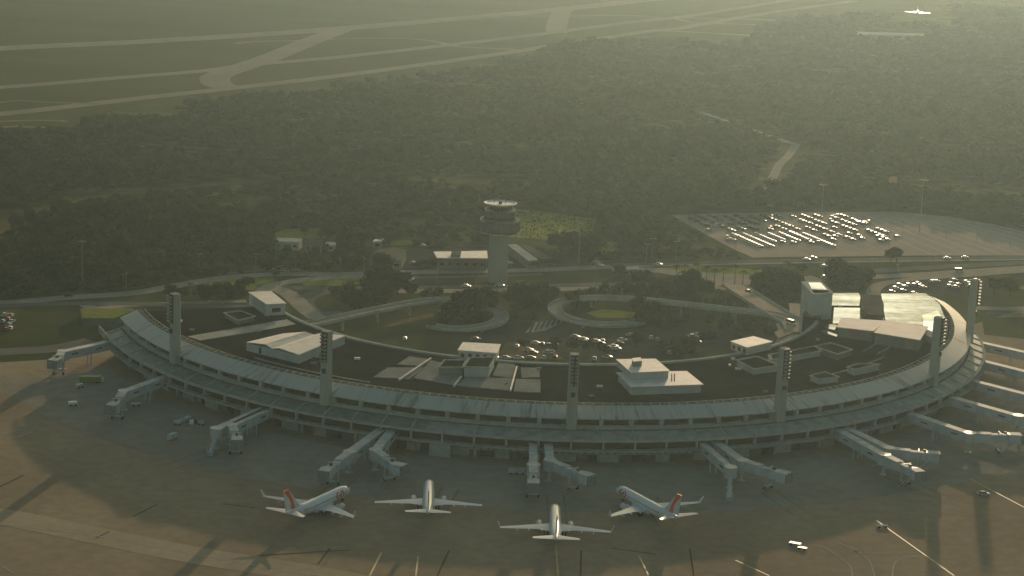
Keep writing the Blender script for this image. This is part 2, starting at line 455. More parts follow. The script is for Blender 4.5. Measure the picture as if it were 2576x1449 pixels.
road('taxiway', [(583, 224), (548, 212), (545, 192), (600, 172), (680, 145), (770, 108), (860, 74)], 26, 0.16, M['runway'])
road('taxiway', [(1400, 83), (1402, 60), (1415, 28), (1440, 18)], 24, 0.16, M['runway'])
road('taxiway', [(590, 110), (640, 105), (760, 102), (859, 98), (1000, 97), (1060, 100), (1110, 108), (1160, 118), (1300, 125), (1330, 127)], 8, 0.18, M['runway'])
road('taxiway', [(1230, 40), (1400, 41), (1560, 39), (1640, 42), (1700, 48), (1760, 58), (1900, 62)], 9, 0.18, M['runway'])
road('taxiway', [(1717, 46), (1800, 47), (2000, 53), (2050, 61), (2140, 64)], 9, 0.19, M['runway'])
road('taxiway', [(1660, 78), (1717, 80), (1800, 84), (1867, 88), (1960, 92), (2055, 94)], 9, 0.19, M['runway'])
road('taxiway', [(-300, 310), (0, 258), (100, 257), (250, 262)], 6, 0.18, M['soil'])
road('airfield_track', [(-300, 330), (0, 306), (130, 303), (170, 306)], 6, 0.10, M['soil'])
road('airfield_track', [(-300, 370), (0, 322), (80, 320), (130, 322)], 6, 0.10, M['soil'])

# woodland tracks and clearings
M['track'] = mat('pale_track', (0.60, 0.55, 0.43), 0.9, var=0.25, scale=0.1)
road('woodland_track', [(1760, 281), (1830, 305), (1900, 330), (1990, 360), (2005, 362)], 6, 0.10, M['track'])
road('woodland_track', [(2003, 362), (1985, 390), (1960, 415), (1945, 445), (1925, 475), (1885, 484), (1830, 480)], 6, 0.11, M['road'])
road('woodland_track', [(-300, 560), (0, 545), (120, 532), (250, 495), (410, 477), (560, 462), (700, 455), (900, 449), (1060, 449), (1230, 452), (1330, 456)], 8, 0.11, M['dirt'])
poly('clearing', [(-300, 570), (0, 548), (60, 532), (150, 525), (165, 545), (100, 566), (30, 580), (-300, 600)], 0.06, M['dirt'], 'brown clearing at the left edge of the woods')
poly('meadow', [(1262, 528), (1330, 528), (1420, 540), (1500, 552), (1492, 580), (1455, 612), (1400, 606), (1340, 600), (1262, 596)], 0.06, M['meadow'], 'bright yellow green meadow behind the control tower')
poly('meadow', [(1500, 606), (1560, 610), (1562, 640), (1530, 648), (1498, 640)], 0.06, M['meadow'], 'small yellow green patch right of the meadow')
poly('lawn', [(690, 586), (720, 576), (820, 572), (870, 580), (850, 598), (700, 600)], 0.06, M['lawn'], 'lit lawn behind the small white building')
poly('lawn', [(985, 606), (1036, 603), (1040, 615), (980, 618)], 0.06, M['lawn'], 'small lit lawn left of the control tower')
poly('clearing', [(395, 700), (410, 668), (520, 650), (700, 645), (860, 640), (960, 655), (960, 690), (700, 690), (560, 697), (440, 716), (400, 720)], 0.06, M['dirt'], 'brown scrub above the left access road')
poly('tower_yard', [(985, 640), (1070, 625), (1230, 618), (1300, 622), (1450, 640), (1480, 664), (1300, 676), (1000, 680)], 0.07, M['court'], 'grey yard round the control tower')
poly('airport_park', [(280, 790), (330, 738), (560, 700), (1000, 694), (1540, 668), (2030, 690), (2140, 735), (2140, 900), (1200, 960), (640, 880)], 0.03, M['ground'], 'green park inside the curve of the terminal')
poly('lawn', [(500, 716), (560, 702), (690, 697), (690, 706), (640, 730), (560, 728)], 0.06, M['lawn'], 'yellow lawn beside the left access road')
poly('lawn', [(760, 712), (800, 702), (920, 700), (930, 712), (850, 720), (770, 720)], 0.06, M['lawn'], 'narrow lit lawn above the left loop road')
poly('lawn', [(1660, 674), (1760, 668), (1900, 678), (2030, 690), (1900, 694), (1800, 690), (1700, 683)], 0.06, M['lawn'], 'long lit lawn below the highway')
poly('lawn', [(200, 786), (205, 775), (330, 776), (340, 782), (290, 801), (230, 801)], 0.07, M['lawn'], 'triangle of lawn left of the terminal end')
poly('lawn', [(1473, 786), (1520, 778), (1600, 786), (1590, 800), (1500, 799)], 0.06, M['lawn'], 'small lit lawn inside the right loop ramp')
poly('lawn', [(-200, 830), (0, 812), (60, 805), (190, 805), (250, 830), (180, 850), (0, 862), (-200, 875)], 0.06, M['ground'], 'rough grass left of the terminal')
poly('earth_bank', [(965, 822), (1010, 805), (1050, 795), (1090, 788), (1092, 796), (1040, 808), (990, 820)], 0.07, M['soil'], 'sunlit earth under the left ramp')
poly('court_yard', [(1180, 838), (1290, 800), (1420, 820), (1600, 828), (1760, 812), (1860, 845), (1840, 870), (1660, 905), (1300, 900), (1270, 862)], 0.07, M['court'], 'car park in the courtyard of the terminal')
poly('earth_bank', [(1272, 862), (1360, 858), (1420, 905), (1280, 903), (1258, 890)], 0.09, M['soil'], 'dry ground beside the courtyard car park')
poly('painted_sun_patch', [(1320, 838), (1345, 812), (1385, 806), (1413, 801), (1412, 812), (1372, 832)], 0.1, M['conc_l'], 'striped sun patch painted as pale paving between the spiral ramps')  # sunlight on striped ground, painted in as a pale concrete colour
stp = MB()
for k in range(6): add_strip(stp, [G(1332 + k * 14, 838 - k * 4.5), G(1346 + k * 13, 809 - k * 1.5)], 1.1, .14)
o = stp.build('sun_patch_stripes', M['joint']); o['kind'] = 'structure'; o['label'] = 'dark stripes across the painted sun patch'
poly('earth_bank', [(2560, 725), (2640, 690), (2700, 720), (2620, 740)], 0.09, M['soil'], 'bare earth at the right edge')

# car parks
LOTP = [(1688, 541), (1850, 536), (2050, 534), (2250, 533), (2390, 545), (2500, 565), (2640, 592), (2900, 640), (2900, 655), (2576, 643), (2330, 643), (1893, 648), (1840, 624), (1798, 602), (1740, 570)]
poly('car_park', LOTP, 0.08, M['lot'], 'large open car park behind the highway')
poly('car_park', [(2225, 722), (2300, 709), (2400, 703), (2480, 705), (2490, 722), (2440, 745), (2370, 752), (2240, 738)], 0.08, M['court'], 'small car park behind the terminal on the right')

# roads
H = M['asphalt']; RC = M['road']
road('highway', [(1540, 668), (1610, 667), (1800, 662), (2041, 656), (2300, 652), (2576, 648), (2900, 640)], 9, 0.12, H)
road('highway', [(1500, 673), (1700, 668), (2041, 661), (2300, 657), (2576, 653), (2900, 646)], 3, 0.13, RC)
road('highway', [(2110, 688), (2200, 682), (2350, 673), (2576, 661), (2900, 643)], 9, 0.12, H)
road('highway', [(2110, 700), (2200, 697), (2350, 689), (2576, 674), (2900, 652)], 9, 0.13, RC)
road('slip_road', [(2200, 745), (2198, 730), (2212, 718), (2240, 710), (2322, 700), (2450, 692), (2576, 682), (2900, 662)], 7, 0.14, RC)
road('access_road', [(-300, 775), (0, 763), (170, 749), (330, 738), (440, 720), (560, 700), (700, 690), (870, 690), (1000, 686), (1220, 682), (1365, 679), (1541, 671)], 9, 0.12, RC)
road('access_road', [(540, 690), (700, 681), (1000, 697), (1220, 695), (1365, 690)], 4, 0.11, H, clear=False)
road('access_road', [(-300, 782), (0, 770), (170, 764), (330, 765), (600, 772), (640, 768)], 7, 0.13, H)
road('service_road', [(200, 760), (240, 775), (330, 768), (420, 764), (620, 758)], 6, 0.12, RC)
road('access_road', [(660, 735), (685, 718), (740, 708), (800, 700), (870, 697), (1000, 697)], 8, 0.14, RC)
road('frontage_road', [(668, 724), (700, 728), (733, 745), (765, 775), (800, 802)], 9, 0.15, RC)
road('loop_road', [(860, 790), (800, 788), (768, 770), (770, 752), (800, 738), (850, 730), (924, 726), (1000, 724)], 9, 0.14, H)
road('through_road', [(640, 716), (800, 726), (1037, 724), (1268, 721), (1580, 714), (1700, 712), (1790, 709)], 7, 0.13, H)
road('through_road', [(900, 733), (1037, 733), (1268, 731), (1580, 724), (1660, 720), (1720, 712)], 8, 0.14, RC)
road('plaza_road', [(1560, 680), (1650, 680), (1700, 686), (1800, 694), (1900, 700), (2010, 704), (2060, 700)], 12, 0.12, RC)
poly('plaza', [(1750, 696), (1850, 700), (1960, 706), (1900, 716), (1830, 722), (1760, 712)], 0.145, M['lot'], 'brown paved plaza between the slip roads')
road('access_road', [(1770, 708), (1810, 726), (1850, 722)], 6, 0.16, RC)
road('service_road', [(2440, 775), (2576, 777), (2800, 770)], 8, 0.12, RC)
road('service_road', [(2480, 788), (2576, 792), (2800, 792)], 3, 0.12, H)

# ------------------------------------------------------------------ car park markings
lm = MB()
for k in range(14):
    a = (2110 + k * 38, 541 + k * 2.2); b = (2110 + k * 38 + 235 + k * 6, 641)
    pa, pb = G(*a), G(min(b[0], 2900), b[1])
    add_strip(lm, [pa, pb], 1.1, 0.12)
for k in range(7):
    a = (1850 + k * 45, 590 + 2 * (k % 2)); b = (1900 + k * 45 + 60, 636)
    add_strip(lm, [G(*a), G(*b)], 0.5, 0.12)
o = lm.build('parking_bay_lines', M['white']); o['kind'] = 'structure'; o['label'] = 'pale bay lines across the large car park'

# ------------------------------------------------------------------ the terminal
T0, T1 = -69.0, 98.5
term = empty('airport_terminal', (CX, CY, 0), 0, 'huge half-ring concrete terminal with dark flat roof and sloping outer roof bands', 'terminal building')
def tpart(mb, name, mt, parent=None, smooth=False):
    o = mb.build(name, mt, None, smooth)
    o.parent = parent or term
    if parent is None:
        o.location = (-CX, -CY, 0)
    return o
mb = MB(); mb.ring([(120, 0), (179.5, 0), (179.5, 12.8), (177, 12.8), (175.5, 17.2), (120, 17.2)], T0, T1); tpart(mb, 'building_body', M['conc'])
mb = MB(); mb.ring([(120.9, 17.2), (174.2, 17.2), (174.2, 17.5), (120.9, 17.5)], T0 + .3, T1 - .3); tpart(mb, 'flat_roof', M['tar'])
mb = MB(); mb.ring([(119.2, 16.2), (120.8, 16.2), (120.8, 18.2), (119.2, 18.2)], T0, T1); tpart(mb, 'inner_parapet', M['conc'])
mb = MB(); mb.ring([(117.4, 14.8), (119.1, 14.8), (119.1, 15.6), (117.4, 15.6)], T0, T1); tpart(mb, 'eaves_ledge', M['conc_l'])
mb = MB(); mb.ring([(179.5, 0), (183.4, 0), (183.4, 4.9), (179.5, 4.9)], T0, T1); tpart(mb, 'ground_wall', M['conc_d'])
mb = MB(); mb.ring([(179.6, 5.0), (190.0, 5.0), (190.3, 5.75), (179.6, 5.75)], T0 - .3, T1); tpart(mb, 'balcony_slab', M['conc_l'])
mb = MB(); mb.ring([(179.6, 5.8), (187.6, 5.8), (187.6, 8.9), (179.6, 8.9)], T0, T1 - .2); tpart(mb, 'gallery_glazing', M['glass_d'])
mb = MB(); mb.ring([(188.4, 8.7), (189.8, 8.7), (189.8, 9.3), (188.6, 9.35)], T0 - .3, T1); tpart(mb, 'canopy_edge', M['conc_l'])
M['green_glass'] = mat('green_canopy_glass', (0.15, 0.195, 0.165), 0.5, scale=0.15, col2=(0.21, 0.255, 0.215), var2=0.2, scale2=0.5, spec=0.3)
mb = MB(); mb.ring([(182.9, 11.0), (188.9, 9.22), (188.9, 9.0), (182.9, 10.75)], T0 - .2, -12.6); tpart(mb, 'glass_canopy', M['green_glass'])
mb = MB(); mb.ring([(182.9, 11.0), (188.9, 9.22), (188.9, 9.0), (182.9, 10.75)], -12.6, T1); tpart(mb, 'concrete_canopy', M['canopy'])
mb = MB(); mb.ring([(179.6, 9.0), (182.8, 9.0), (182.8, 11.1), (181.2, 12.3), (179.6, 12.3)], T0, T1); tpart(mb, 'concrete_fascia', M['conc'])
mb = MB(); mb.ring([(182.75, 10.95), (183.4, 10.95), (183.4, 11.3), (182.75, 11.3)], T0, T1); tpart(mb, 'gutter', M['conc_d'])
mb = MB(); mb.ring([(177.5, 12.35), (180.6, 12.35), (180.6, 15.4), (177.5, 16.2)], T0 + .1, T1 - .1); tpart(mb, 'clerestory_glazing', M['glass_d'])
# sloping roof, streaked along the fall
sm = bpy.data.materials.new('streaked_sloping_roof'); sm.use_nodes = True
nt = sm.node_tree; N = nt.nodes; L = nt.links
geo = N.new('ShaderNodeNewGeometry'); sep = N.new('ShaderNodeSeparateXYZ'); L.new(geo.outputs['Position'], sep.inputs[0])
sx = N.new('ShaderNodeMath'); sx.operation = 'SUBTRACT'; sx.inputs[1].default_value = CX; L.new(sep.outputs[0], sx.inputs[0])
sy = N.new('ShaderNodeMath'); sy.operation = 'SUBTRACT'; sy.inputs[0].default_value = CY; L.new(sep.outputs[1], sy.inputs[1])
at = N.new('ShaderNodeMath'); at.operation = 'ARCTAN2'; L.new(sx.outputs[0], at.inputs[0]); L.new(sy.outputs[0], at.inputs[1])
ln = N.new('ShaderNodeVectorMath'); ln.operation = 'LENGTH'
cmb0 = N.new('ShaderNodeCombineXYZ'); L.new(sx.outputs[0], cmb0.inputs[0]); L.new(sy.outputs[0], cmb0.inputs[1]); L.new(cmb0.outputs[0], ln.inputs[0])
cmb = N.new('ShaderNodeCombineXYZ'); L.new(at.outputs[0], cmb.inputs[0]); 
rs = N.new('ShaderNodeMath'); rs.operation = 'MULTIPLY'; rs.inputs[1].default_value = 0.0007; L.new(ln.outputs['Value'], rs.inputs[0]); L.new(rs.outputs[0], cmb.inputs[1])
no = N.new('ShaderNodeTexNoise'); no.inputs['Scale'].default_value = 130; no.inputs['Detail'].default_value = 5; L.new(cmb.outputs[0], no.inputs['Vector'])
no2 = N.new('ShaderNodeTexNoise'); no2.inputs['Scale'].default_value = 9; no2.inputs['Detail'].default_value = 2; L.new(cmb.outputs[0], no2.inputs['Vector'])
ad = N.new('ShaderNodeMath'); ad.operation = 'MULTIPLY_ADD'; ad.inputs[1].default_value = 0.9; L.new(no2.outputs['Fac'], ad.inputs[0]); L.new(no.outputs['Fac'], ad.inputs[2])
rp = N.new('ShaderNodeValToRGB'); L.new(ad.outputs[0], rp.inputs[0])
rp.color_ramp.elements[0].position = 0.72; rp.color_ramp.elements[0].color = (0.20, 0.23, 0.19, 1)
rp.color_ramp.elements[1].position = 1.02; rp.color_ramp.elements[1].color = (0.50, 0.53, 0.46, 1)
e = rp.color_ramp.elements.new(0.86); e.color = (0.47, 0.475, 0.415, 1)
b = N['Principled BSDF']; L.new(rp.outputs[0], b.inputs['Base Color']); b.inputs['Roughness'].default_value = 0.55
M['slope'] = sm
mb = MB(); mb.ring([(176.4, 18.2), (183.4, 15.4), (183.4, 15.0), (176.4, 17.7)], T0, T1, step=.6); tpart(mb, 'sloping_roof', M['slope'])
mb = MB(); mb.ring([(174.3, 17.2), (176.3, 17.2), (176.3, 18.3), (174.9, 18.3), (174.9, 17.9), (174.3, 17.9)], T0, T1); tpart(mb, 'ridge_gutter', M['conc_d'])
mb = MB(); mb.ring([(173.3, 18.1), (173.6, 18.1), (173.6, 18.35), (173.3, 18.35)], T0, T1)
for k in range(150):
    th = T0 + (k + .5) * (T1 - T0) / 150
    if k % 7: mb.bar(pol(173.45, th, 17.9), pol(173.5, th + .01, 17.9), .3 + (k % 3) * .3, .8)
    mb.bar(pol(174.9, th + .3, 18.4), pol(176.3, th + .3, 18.4), .35, .4)
tpart(mb, 'ridge_railing', M['conc_l'])
NB = 49
for i in range(NB + 1):
    th = T0 + 0.4 + (T1 - T0 - 0.8) * i / NB
    mb = MB(); mb.bar(pol(187.9, th, 7.25), pol(189.2, th, 7.25), 0.6, 2.9); tpart(mb, 'mullion', M['conc_l'])
    mb = MB(); mb.bar(pol(180.6, th, 13.65), pol(182.0, th, 13.65), 1.5, 2.6); tpart(mb, 'roof_pier', M['conc'])
    mb = MB(); mb.bar(pol(189.0, th, 9.36), pol(183.0, th, 11.16), 0.5, 0.26); tpart(mb, 'canopy_rib', M['conc_l'])
    if i % 2 == 0:
        mb = MB(); mb.bar(pol(184.2, th, 2.5), pol(185.4, th, 2.5), 1.1, 5.0); tpart(mb, 'ground_column', M['conc'])
random.seed(4)
mb = MB(); mb.ring([(183.0, 3.0), (185.6, 3.0), (185.6, 5.0), (183.0, 5.0)], -8, 64); tpart(mb, 'upper_wall', M['conc'])
for i in range(90):                                   # window slots under the slab on the right half
    th = -7.5 + i * .8
    if th > 63.5: break
    mb = MB(); mb.bar(pol(185.5, th, 4.05), pol(185.72, th, 4.05), random.choice((0.7, 1.0, 1.5)), 1.3); tpart(mb, 'window', M['glass_d'])
for i in range(34):
    th = -64 + i * 4.1 + random.uniform(-.8, .8)
    if th > 74: break
    mb = MB(); mb.bar(pol(183.3, th, 1.4), pol(183.6, th, 1.4), random.choice((3.2, 4.5, 6.0)), 2.8); tpart(mb, 'service_door', M['glass_d'])
for i in range(26):
    th = -62 + i * 5.3 + random.uniform(-1, 1)
    if th > 72: break
    mb = MB(); mb.bar(pol(183.3, th, 1.5), pol(184.6, th, 1.5), random.choice((5., 7.5)), 3.0); tpart(mb, 'storage_bay', M['conc'])
mb = MB(); mb.box((0, 0, 0), (7.5, 5, 4.6)); o = mb.build('loading_dock', M['conc_l'], term); o.location = pol(186.5, -11, 2.5) - Vector((CX, CY, 0)); o.rotation_euler.z = math.radians(-11)
# wing that leaves the terminal at its left end and the wall there
q_ = [G(205, 801, 3.5), G(288, 801, 3.5), G(335, 783, 3.5), G(325, 777, 3.5), G(200, 776, 3.5)]
mb = MB(); mb.prism([(p.x, p.y) for p in q_], 0, 3.5)
rw = tag(mb.build('retaining_wall', M['conc_d']), 'retaining wall holding the raised lawn at the left end of the terminal', 'wall')
mb = MB(); c5 = sum(q_, Vector()) / 5; mb.prism([((c5 + (p - c5) * .96).x, (c5 + (p - c5) * .96).y) for p in q_], 3.5, 3.6); mb.build('raised_lawn', M['lawn'], rw)

# ---- things standing on the terminal roof (parts of the terminal)
def roof_house(name, px, ztop, mt_wall, mt_roof, zb=17.5, lip=0.5, dark_top=None, windows=0, sheds=False, eave=0.35):
    q = [G(u, v, ztop) for u, v in px]
    c = sum(q, Vector()) / len(q)
    mb = MB(); mb.prism([(p.x, p.y) for p in q], zb, ztop - 0.3); w = tpart(mb, name, mt_wall)
    outer = [c + (p - c) * (1 + eave / 6) for p in q]
    mb = MB(); mb.prism([(p.x, p.y) for p in outer], ztop - 0.3, ztop)
    tpart(mb, 'roof', mt_roof, w)
    if dark_top is not None:
        inner = [c + (p - c) * 0.93 for p in q]
        mb = MB(); mb.prism([(p.x, p.y) for p in inner], ztop, ztop + 0.06); tpart(mb, 'roof_membrane', dark_top, w)
        mb = MB()
        n = len(q)
        for i in range(n):
            a, b_ = outer[i], outer[(i + 1) % n]
            mb.bar((a.x, a.y, ztop + 0.12), (b_.x, b_.y, ztop + 0.12), 0.5, 0.35)
        tpart(mb, 'parapet', mt_roof, w)
    if windows:
        # row of dark windows in the camera-side wall
        ordered = sorted(range(len(q)), key=lambda i: q[i].y + q[(i + 1) % len(q)].y)
        i = ordered[0]
        a, b_ = q[i], q[(i + 1) % len(q)]
        for k in range(windows):
            t0 = (k + 0.25) / windows; t1 = (k + 0.7) / windows
            mb = MB(); mb.bar((a.x + (b_.x - a.x) * t0, a.y + (b_.y - a.y) * t0, (zb + ztop) / 2 - .3), (a.x + (b_.x - a.x) * t1, a.y + (b_.y - a.y) * t1, (zb + ztop) / 2 - .3), 0.25, 1.6)
            tpart(mb, 'window', M['glass_d'], w)
    return w
# the long twin shed on the left part of the roof, with butterfly roofs
a, b_, c_, d_ = G(620, 860, 21), G(752, 892, 21), G(868, 844, 21), G(712, 838, 21)
mb = MB(); mb.prism([(p.x, p.y) for p in (a, b_, c_, d_)], 17.5, 20.6); shed = tpart(mb, 'roof_shed', M['wall_w'])
def lerp(p, q, t): return p + (q - p) * t
mb = MB()
ks = [0, 0.36, 0.5, 0.62, 1.0]; hz = [20.9, 21.9, 20.9, 21.7, 21.0]
secs = []
for k, h in zip(ks, hz):
    p, q = lerp(a, b_, k), lerp(d_, c_, k)
    secs.append([(p.x, p.y, h), (q.x, q.y, h), (q.x, q.y, h - .35), (p.x, p.y, h - .35)])
mb.loft(secs); tpart(mb, 'roof', M['roof_w'], shed)
mb = MB(); mb.box((lerp(a, b_, .28).x, lerp(a, b_, .28).y, 19), (1.4, .3, 2.2)); tpart(mb, 'door', M['glass_d'], shed)
roof_house('roof_tower_room', [(627, 735), (682, 733), (718, 762), (670, 764)], 22.5, M['wall_w'], M['roof_w'], windows=1)
roof_house('roof_shelter', [(565, 788), (605, 783), (640, 796), (598, 806)], 19.3, M['wall_g'], M['conc'], dark_top=M['tar'])
for nm, px, z in (('roof_walkway', [(472, 846), (642, 817), (722, 803), (744, 815), (640, 834), (503, 856)], 17.7),
                  ('roof_screed', [(939, 948), (976, 924), (1070, 924), (1030, 953)], 17.8), ('roof_screed', [(999, 916), (1030, 896), (1080, 903), (1058, 920)], 17.8),
                  ('roof_screed', [(1040, 950), (1084, 906), (1172, 925), (1144, 968)], 17.8), ('roof_screed', [(1150, 969), (1172, 948), (1296, 952), (1282, 982)], 17.8),
                  ('roof_screed', [(1240, 944), (1256, 905), (1296, 918), (1290, 950)], 17.8), ('roof_screed', [(1292, 984), (1298, 953), (1360, 954), (1360, 987)], 17.8), ('roof_screed', [(1312, 950), (1310, 924), (1358, 925), (1358, 948)], 17.8)):
    mb = MB(); mb.prism([(G(*p, z).x, G(*p, z).y) for p in px], 17.45, z); tpart(mb, nm, M['screed'] if nm == 'roof_screed' else M['conc_l'])
for a, b_ in (((1004, 956), (1084, 902)), ((1142, 971), (1161, 948)), ((1284, 983), (1300, 923)), ((1171, 923), (1187, 902))):
    p, q = G(*a, 18.2), G(*b_, 18.2)
    mb = MB(); mb.bar(p, q, 0.5, 0.8); tpart(mb, 'roof_upstand', M['roof_w'])
roof_house('stair_house', [(1154, 880), (1166, 861), (1257, 866), (1249, 887)], 21.0, M['wall_w'], M['roof_w'], windows=5)
roof_house('plant_room', [(1168, 923), (1182, 901), (1244, 899), (1230, 925)], 21.2, M['wall_w'], M['conc'], dark_top=M['tar'])
roof_house('plant_room', [(1104, 924), (1120, 906), (1172, 907), (1162, 924)], 20.4, M['wall_g'], M['conc'], dark_top=M['tar'])
roof_house('plant_room', [(1556, 937), (1724, 934), (1764, 966), (1590, 972)], 20.8, M['wall_w'], M['roof_w'])
roof_house('upper_plant_room', [(1553, 904), (1648, 903), (1682, 932), (1589, 936)], 23.6, M['wall_w'], M['roof_w'], zb=20.8)
roof_house('lift_motor_room', [(1590, 901), (1611, 899), (1615, 907), (1593, 909)], 25.6, M['wall_g'], M['roof_w'], zb=23.6)
mb = MB()
for x in (1690, 1697): mb.bar(G(x, 958, 20.9), G(x, 940, 20.9), .25, .25)
tpart(mb, 'roof_ladder', M['ribdark'])
roof_house('roof_hall', [(1840, 858), (1895, 846), (1941, 859), (1880, 873)], 20.8, M['wall_w'], M['roof_w'], windows=3)
roof_house('plant_room', [(1855, 907), (1905, 898), (1957, 920), (1896, 929)], 19.7, M['wall_w'], M['conc_l'], dark_top=M['tar'])
roof_house('plant_room', [(1936, 893), (2055, 871), (2064, 884), (1940, 906)], 19.4, M['wall_w'], M['conc'], dark_top=M['tar'])
roof_house('plant_room', [(2050, 872), (2090, 864), (2142, 880), (2107, 891)], 19.8, M['wall_g'], M['conc_l'], dark_top=M['tar'])
roof_house('plant_room', [(2132, 924), (2160, 916), (2212, 917), (2150, 930)], 19.8, M['wall_w'], M['conc_l'], dark_top=M['tar'])
roof_house('plant_room', [(2039, 946), (2076, 937), (2109, 949), (2062, 955)], 19.4, M['wall_w'], M['conc_l'], dark_top=M['tar'])
roof_house('long_plant_room', [(2108, 822), (2118, 801), (2226, 807), (2196, 832)], 22.0, M['wall_g'], M['brownroof'])
roof_house('long_plant_room', [(2202, 836), (2231, 806), (2332, 822), (2312, 854)], 22.4, M['wall_g'], M['brownroof'])
roof_house('small_plant_room', [(2316, 836), (2330, 828), (2352, 838), (2346, 850)], 20.6, M['wall_w'], M['conc_l'])
# tall core beside the inner edge on the right
core = roof_house('service_core', [(2018, 709), (2064, 706), (2095, 736), (2045, 739)], 29.0, M['wall_w'], M['wall_w'], zb=0)
mb = MB(); q = [G(2033, 710, 29.3), G(2064, 710, 29.3), G(2088, 734, 29.3), (G(2048, 736, 29.3))]
mb.prism([(p.x, p.y) for p in q], 29.0, lambda p: 29.25 - (p[1] - q[0].y) * -0.02); tpart(mb, 'roof_deck', M['metal'], core)
roof_house('glazed_wing', [(2020, 790), (2036, 768), (2080, 770), (2062, 800)], 19.4, M['glass_d'], M['greyroof'], zb=10)
# sheet-metal roofs that catch the low sun; laid to a slight fall towards the apron
def metal_roof(px, z, name='metal_roof'):
    q = [G(u, v, z) for u, v in px]
    cy = sum(p.y for p in q) / len(q)
    fall = math.tan(math.radians(1.9))
    mb = MB(); mb.prism([(p.x, p.y) for p in q], 17.5, lambda p: z + (p[1] - cy) * fall)
    return tpart(mb, name, M['metal'])
metal_roof([(2094, 739), (2160, 739), (2167, 752), (2164, 767), (2092, 766)], 18.8)
metal_roof([(2098, 776), (2163, 777), (2180, 792), (2222, 794), (2224, 805), (2118, 799), (2113, 811), (2095, 811)], 18.9)
metal_roof([(2216, 744), (2327, 744), (2350, 757), (2364, 769), (2376, 796), (2352, 797), (2350, 831), (2332, 821), (2330, 815), (2228, 804)], 18.9)
metal_roof([(2079, 816), (2106, 818), (2100, 829), (2074, 824)], 18.8)
metal_roof([(2063, 833), (2074, 831), (2108, 842), (2104, 846)], 18.6)
# outer strip of the roof that glints
mb = MB()
mb.ring([(163.5, 17.4), (171.5, 17.4), (171.5, 19.1), (163.5, 18.75)], 74, T1 - .5, step=.8); tpart(mb, 'metal_roof', M['metal'])
roof_house('grey_plant_room', [(2165, 740), (2214, 743), (2223, 764), (2223, 792), (2182, 790), (2167, 776)], 20.8, M['greyroof'], M['greyroof'], eave=0.1)
# small vents and pipes
random.seed(11)
for i in range(34):
    th = random.uniform(-62, 92); r = random.uniform(124, 171)
    mb = MB(); mb.box((0, 0, .35), (random.uniform(.8, 2.4), random.uniform(.8, 2.0), .7)); o = mb.build('roof_vent', M[random.choice(('roof_w', 'wall_g', 'wall_w'))], term)
    o.location = pol(r, th, 17.5) - Vector((CX, CY, 0))
for t0, t1, r in ((58, 76, 150), (58, 74, 156), (40, 57, 160), (-40, -22, 168)):
    mb = MB(); mb.ring([(r, 17.5), (r + .35, 17.5), (r + .35, 17.9), (r, 17.9)], t0, t1); tpart(mb, 'roof_pipe', M['conc_l'])

# ------------------------------------------------------------------ floodlight masts on the outer roof
MAST_TH = (-49.8, -25.17, 2.9, 27.38, 55.49, 80.25)
MAST_LB = ('pale concrete floodlight mast nearest the left end of the terminal', 'floodlight mast beside the white twin shed on the roof',
           'floodlight mast in the middle, seen face on between the roof rooms', 'floodlight mast right of the two-tier white roof room',
           'floodlight mast in front of the glinting metal roof', 'rightmost floodlight mast, at the far end of the terminal')
def make_mast():
    r = empty('floodlight_mast', (0, 0, 0))
    mb = MB()
    def sec(w, d, z): return [(-w / 2 + .5, -d / 2, z), (w / 2 - .5, -d / 2, z), (w / 2, -d / 2 + .5, z), (w / 2, d / 2 - .5, z), (w / 2 - .5, d / 2, z), (-w / 2 + .5, d / 2, z), (-w / 2, d / 2 - .5, z), (-w / 2, -d / 2 + .5, z)]
    mb.loft([sec(3.7, 3.3, 11.6), sec(3.6, 3.3, 20), sec(3.35, 3.1, 38.1), sec(3.1, 2.9, 38.6)])
    mb.build('column', M['mast'], r)
    mb = MB(); mb.box((0, -1.9, 33), (2.3, .5, 11.2)); mb.box((0, -1.9, 24.3), (1.5, .45, 1.6)); mb.build('lamp_rack', M['black'], r)
    for k in range(8):
        mb = MB(); z = 28.0 + k * 1.35
        for x in (-.72, .72):
            mb.box((x, -2.6, z), (.8, .9, .55)); mb.box((x, -2.6, z + .32), (.95, 1.05, .1))
        mb.build('floodlight', M['lamp'], r)
    return r
mast0 = make_mast()
for i, th in enumerate(MAST_TH):
    o = mast0 if i == 0 else copy_tree(mast0)
    p = pol(183.0, th, 0)
    o.location = (p.x, p.y, 0); o.rotation_euler.z = math.radians(th)
    tag(o, MAST_LB[i], 'light mast', 'floodlight masts along the outer roof of the terminal')

# ------------------------------------------------------------------ control tower
tc = (-7.3, 945.5)
tw = empty('control_tower', (tc[0], tc[1], 0), 0, 'concrete control tower with round grey cab and dished white top behind the terminal', 'control tower')
o0 = (0, 0)
mb = MB(); mb.cyl(o0, 4.95, 0, 24.5, 8, 4.6); mb.build('shaft', M['tower_shaft'], tw)
mb = MB(); mb.lathe(o0, [(4.5, 23.2), (8.4, 24.3), (9.6, 24.6), (9.6, 25.0), (6, 25.05)]); mb.build('collar', M['conc'], tw)
mb = MB(); mb.lathe(o0, [(8.2, 25.0), (9.9, 25.8), (10.0, 28.6), (9.4, 29.9), (7.2, 30.2)]); mb.build('equipment_drum', M['tower_grey'], tw)
for k in range(20):
    a = 2 * PI * k / 20
    mb = MB(); mb.box((10.0 * math.cos(a), 10.0 * math.sin(a), 27.2), (.35, 1.3, 1.8), a); mb.build('drum_panel', M['conc_d'], tw)
mb = MB(); mb.lathe(o0, [(7.2, 30.2), (7.3, 31.2), (7.4, 33.4), (7.4, 34.9), (5.2, 35.0)]); mb.build('office_floor', M['tower_grey'], tw)
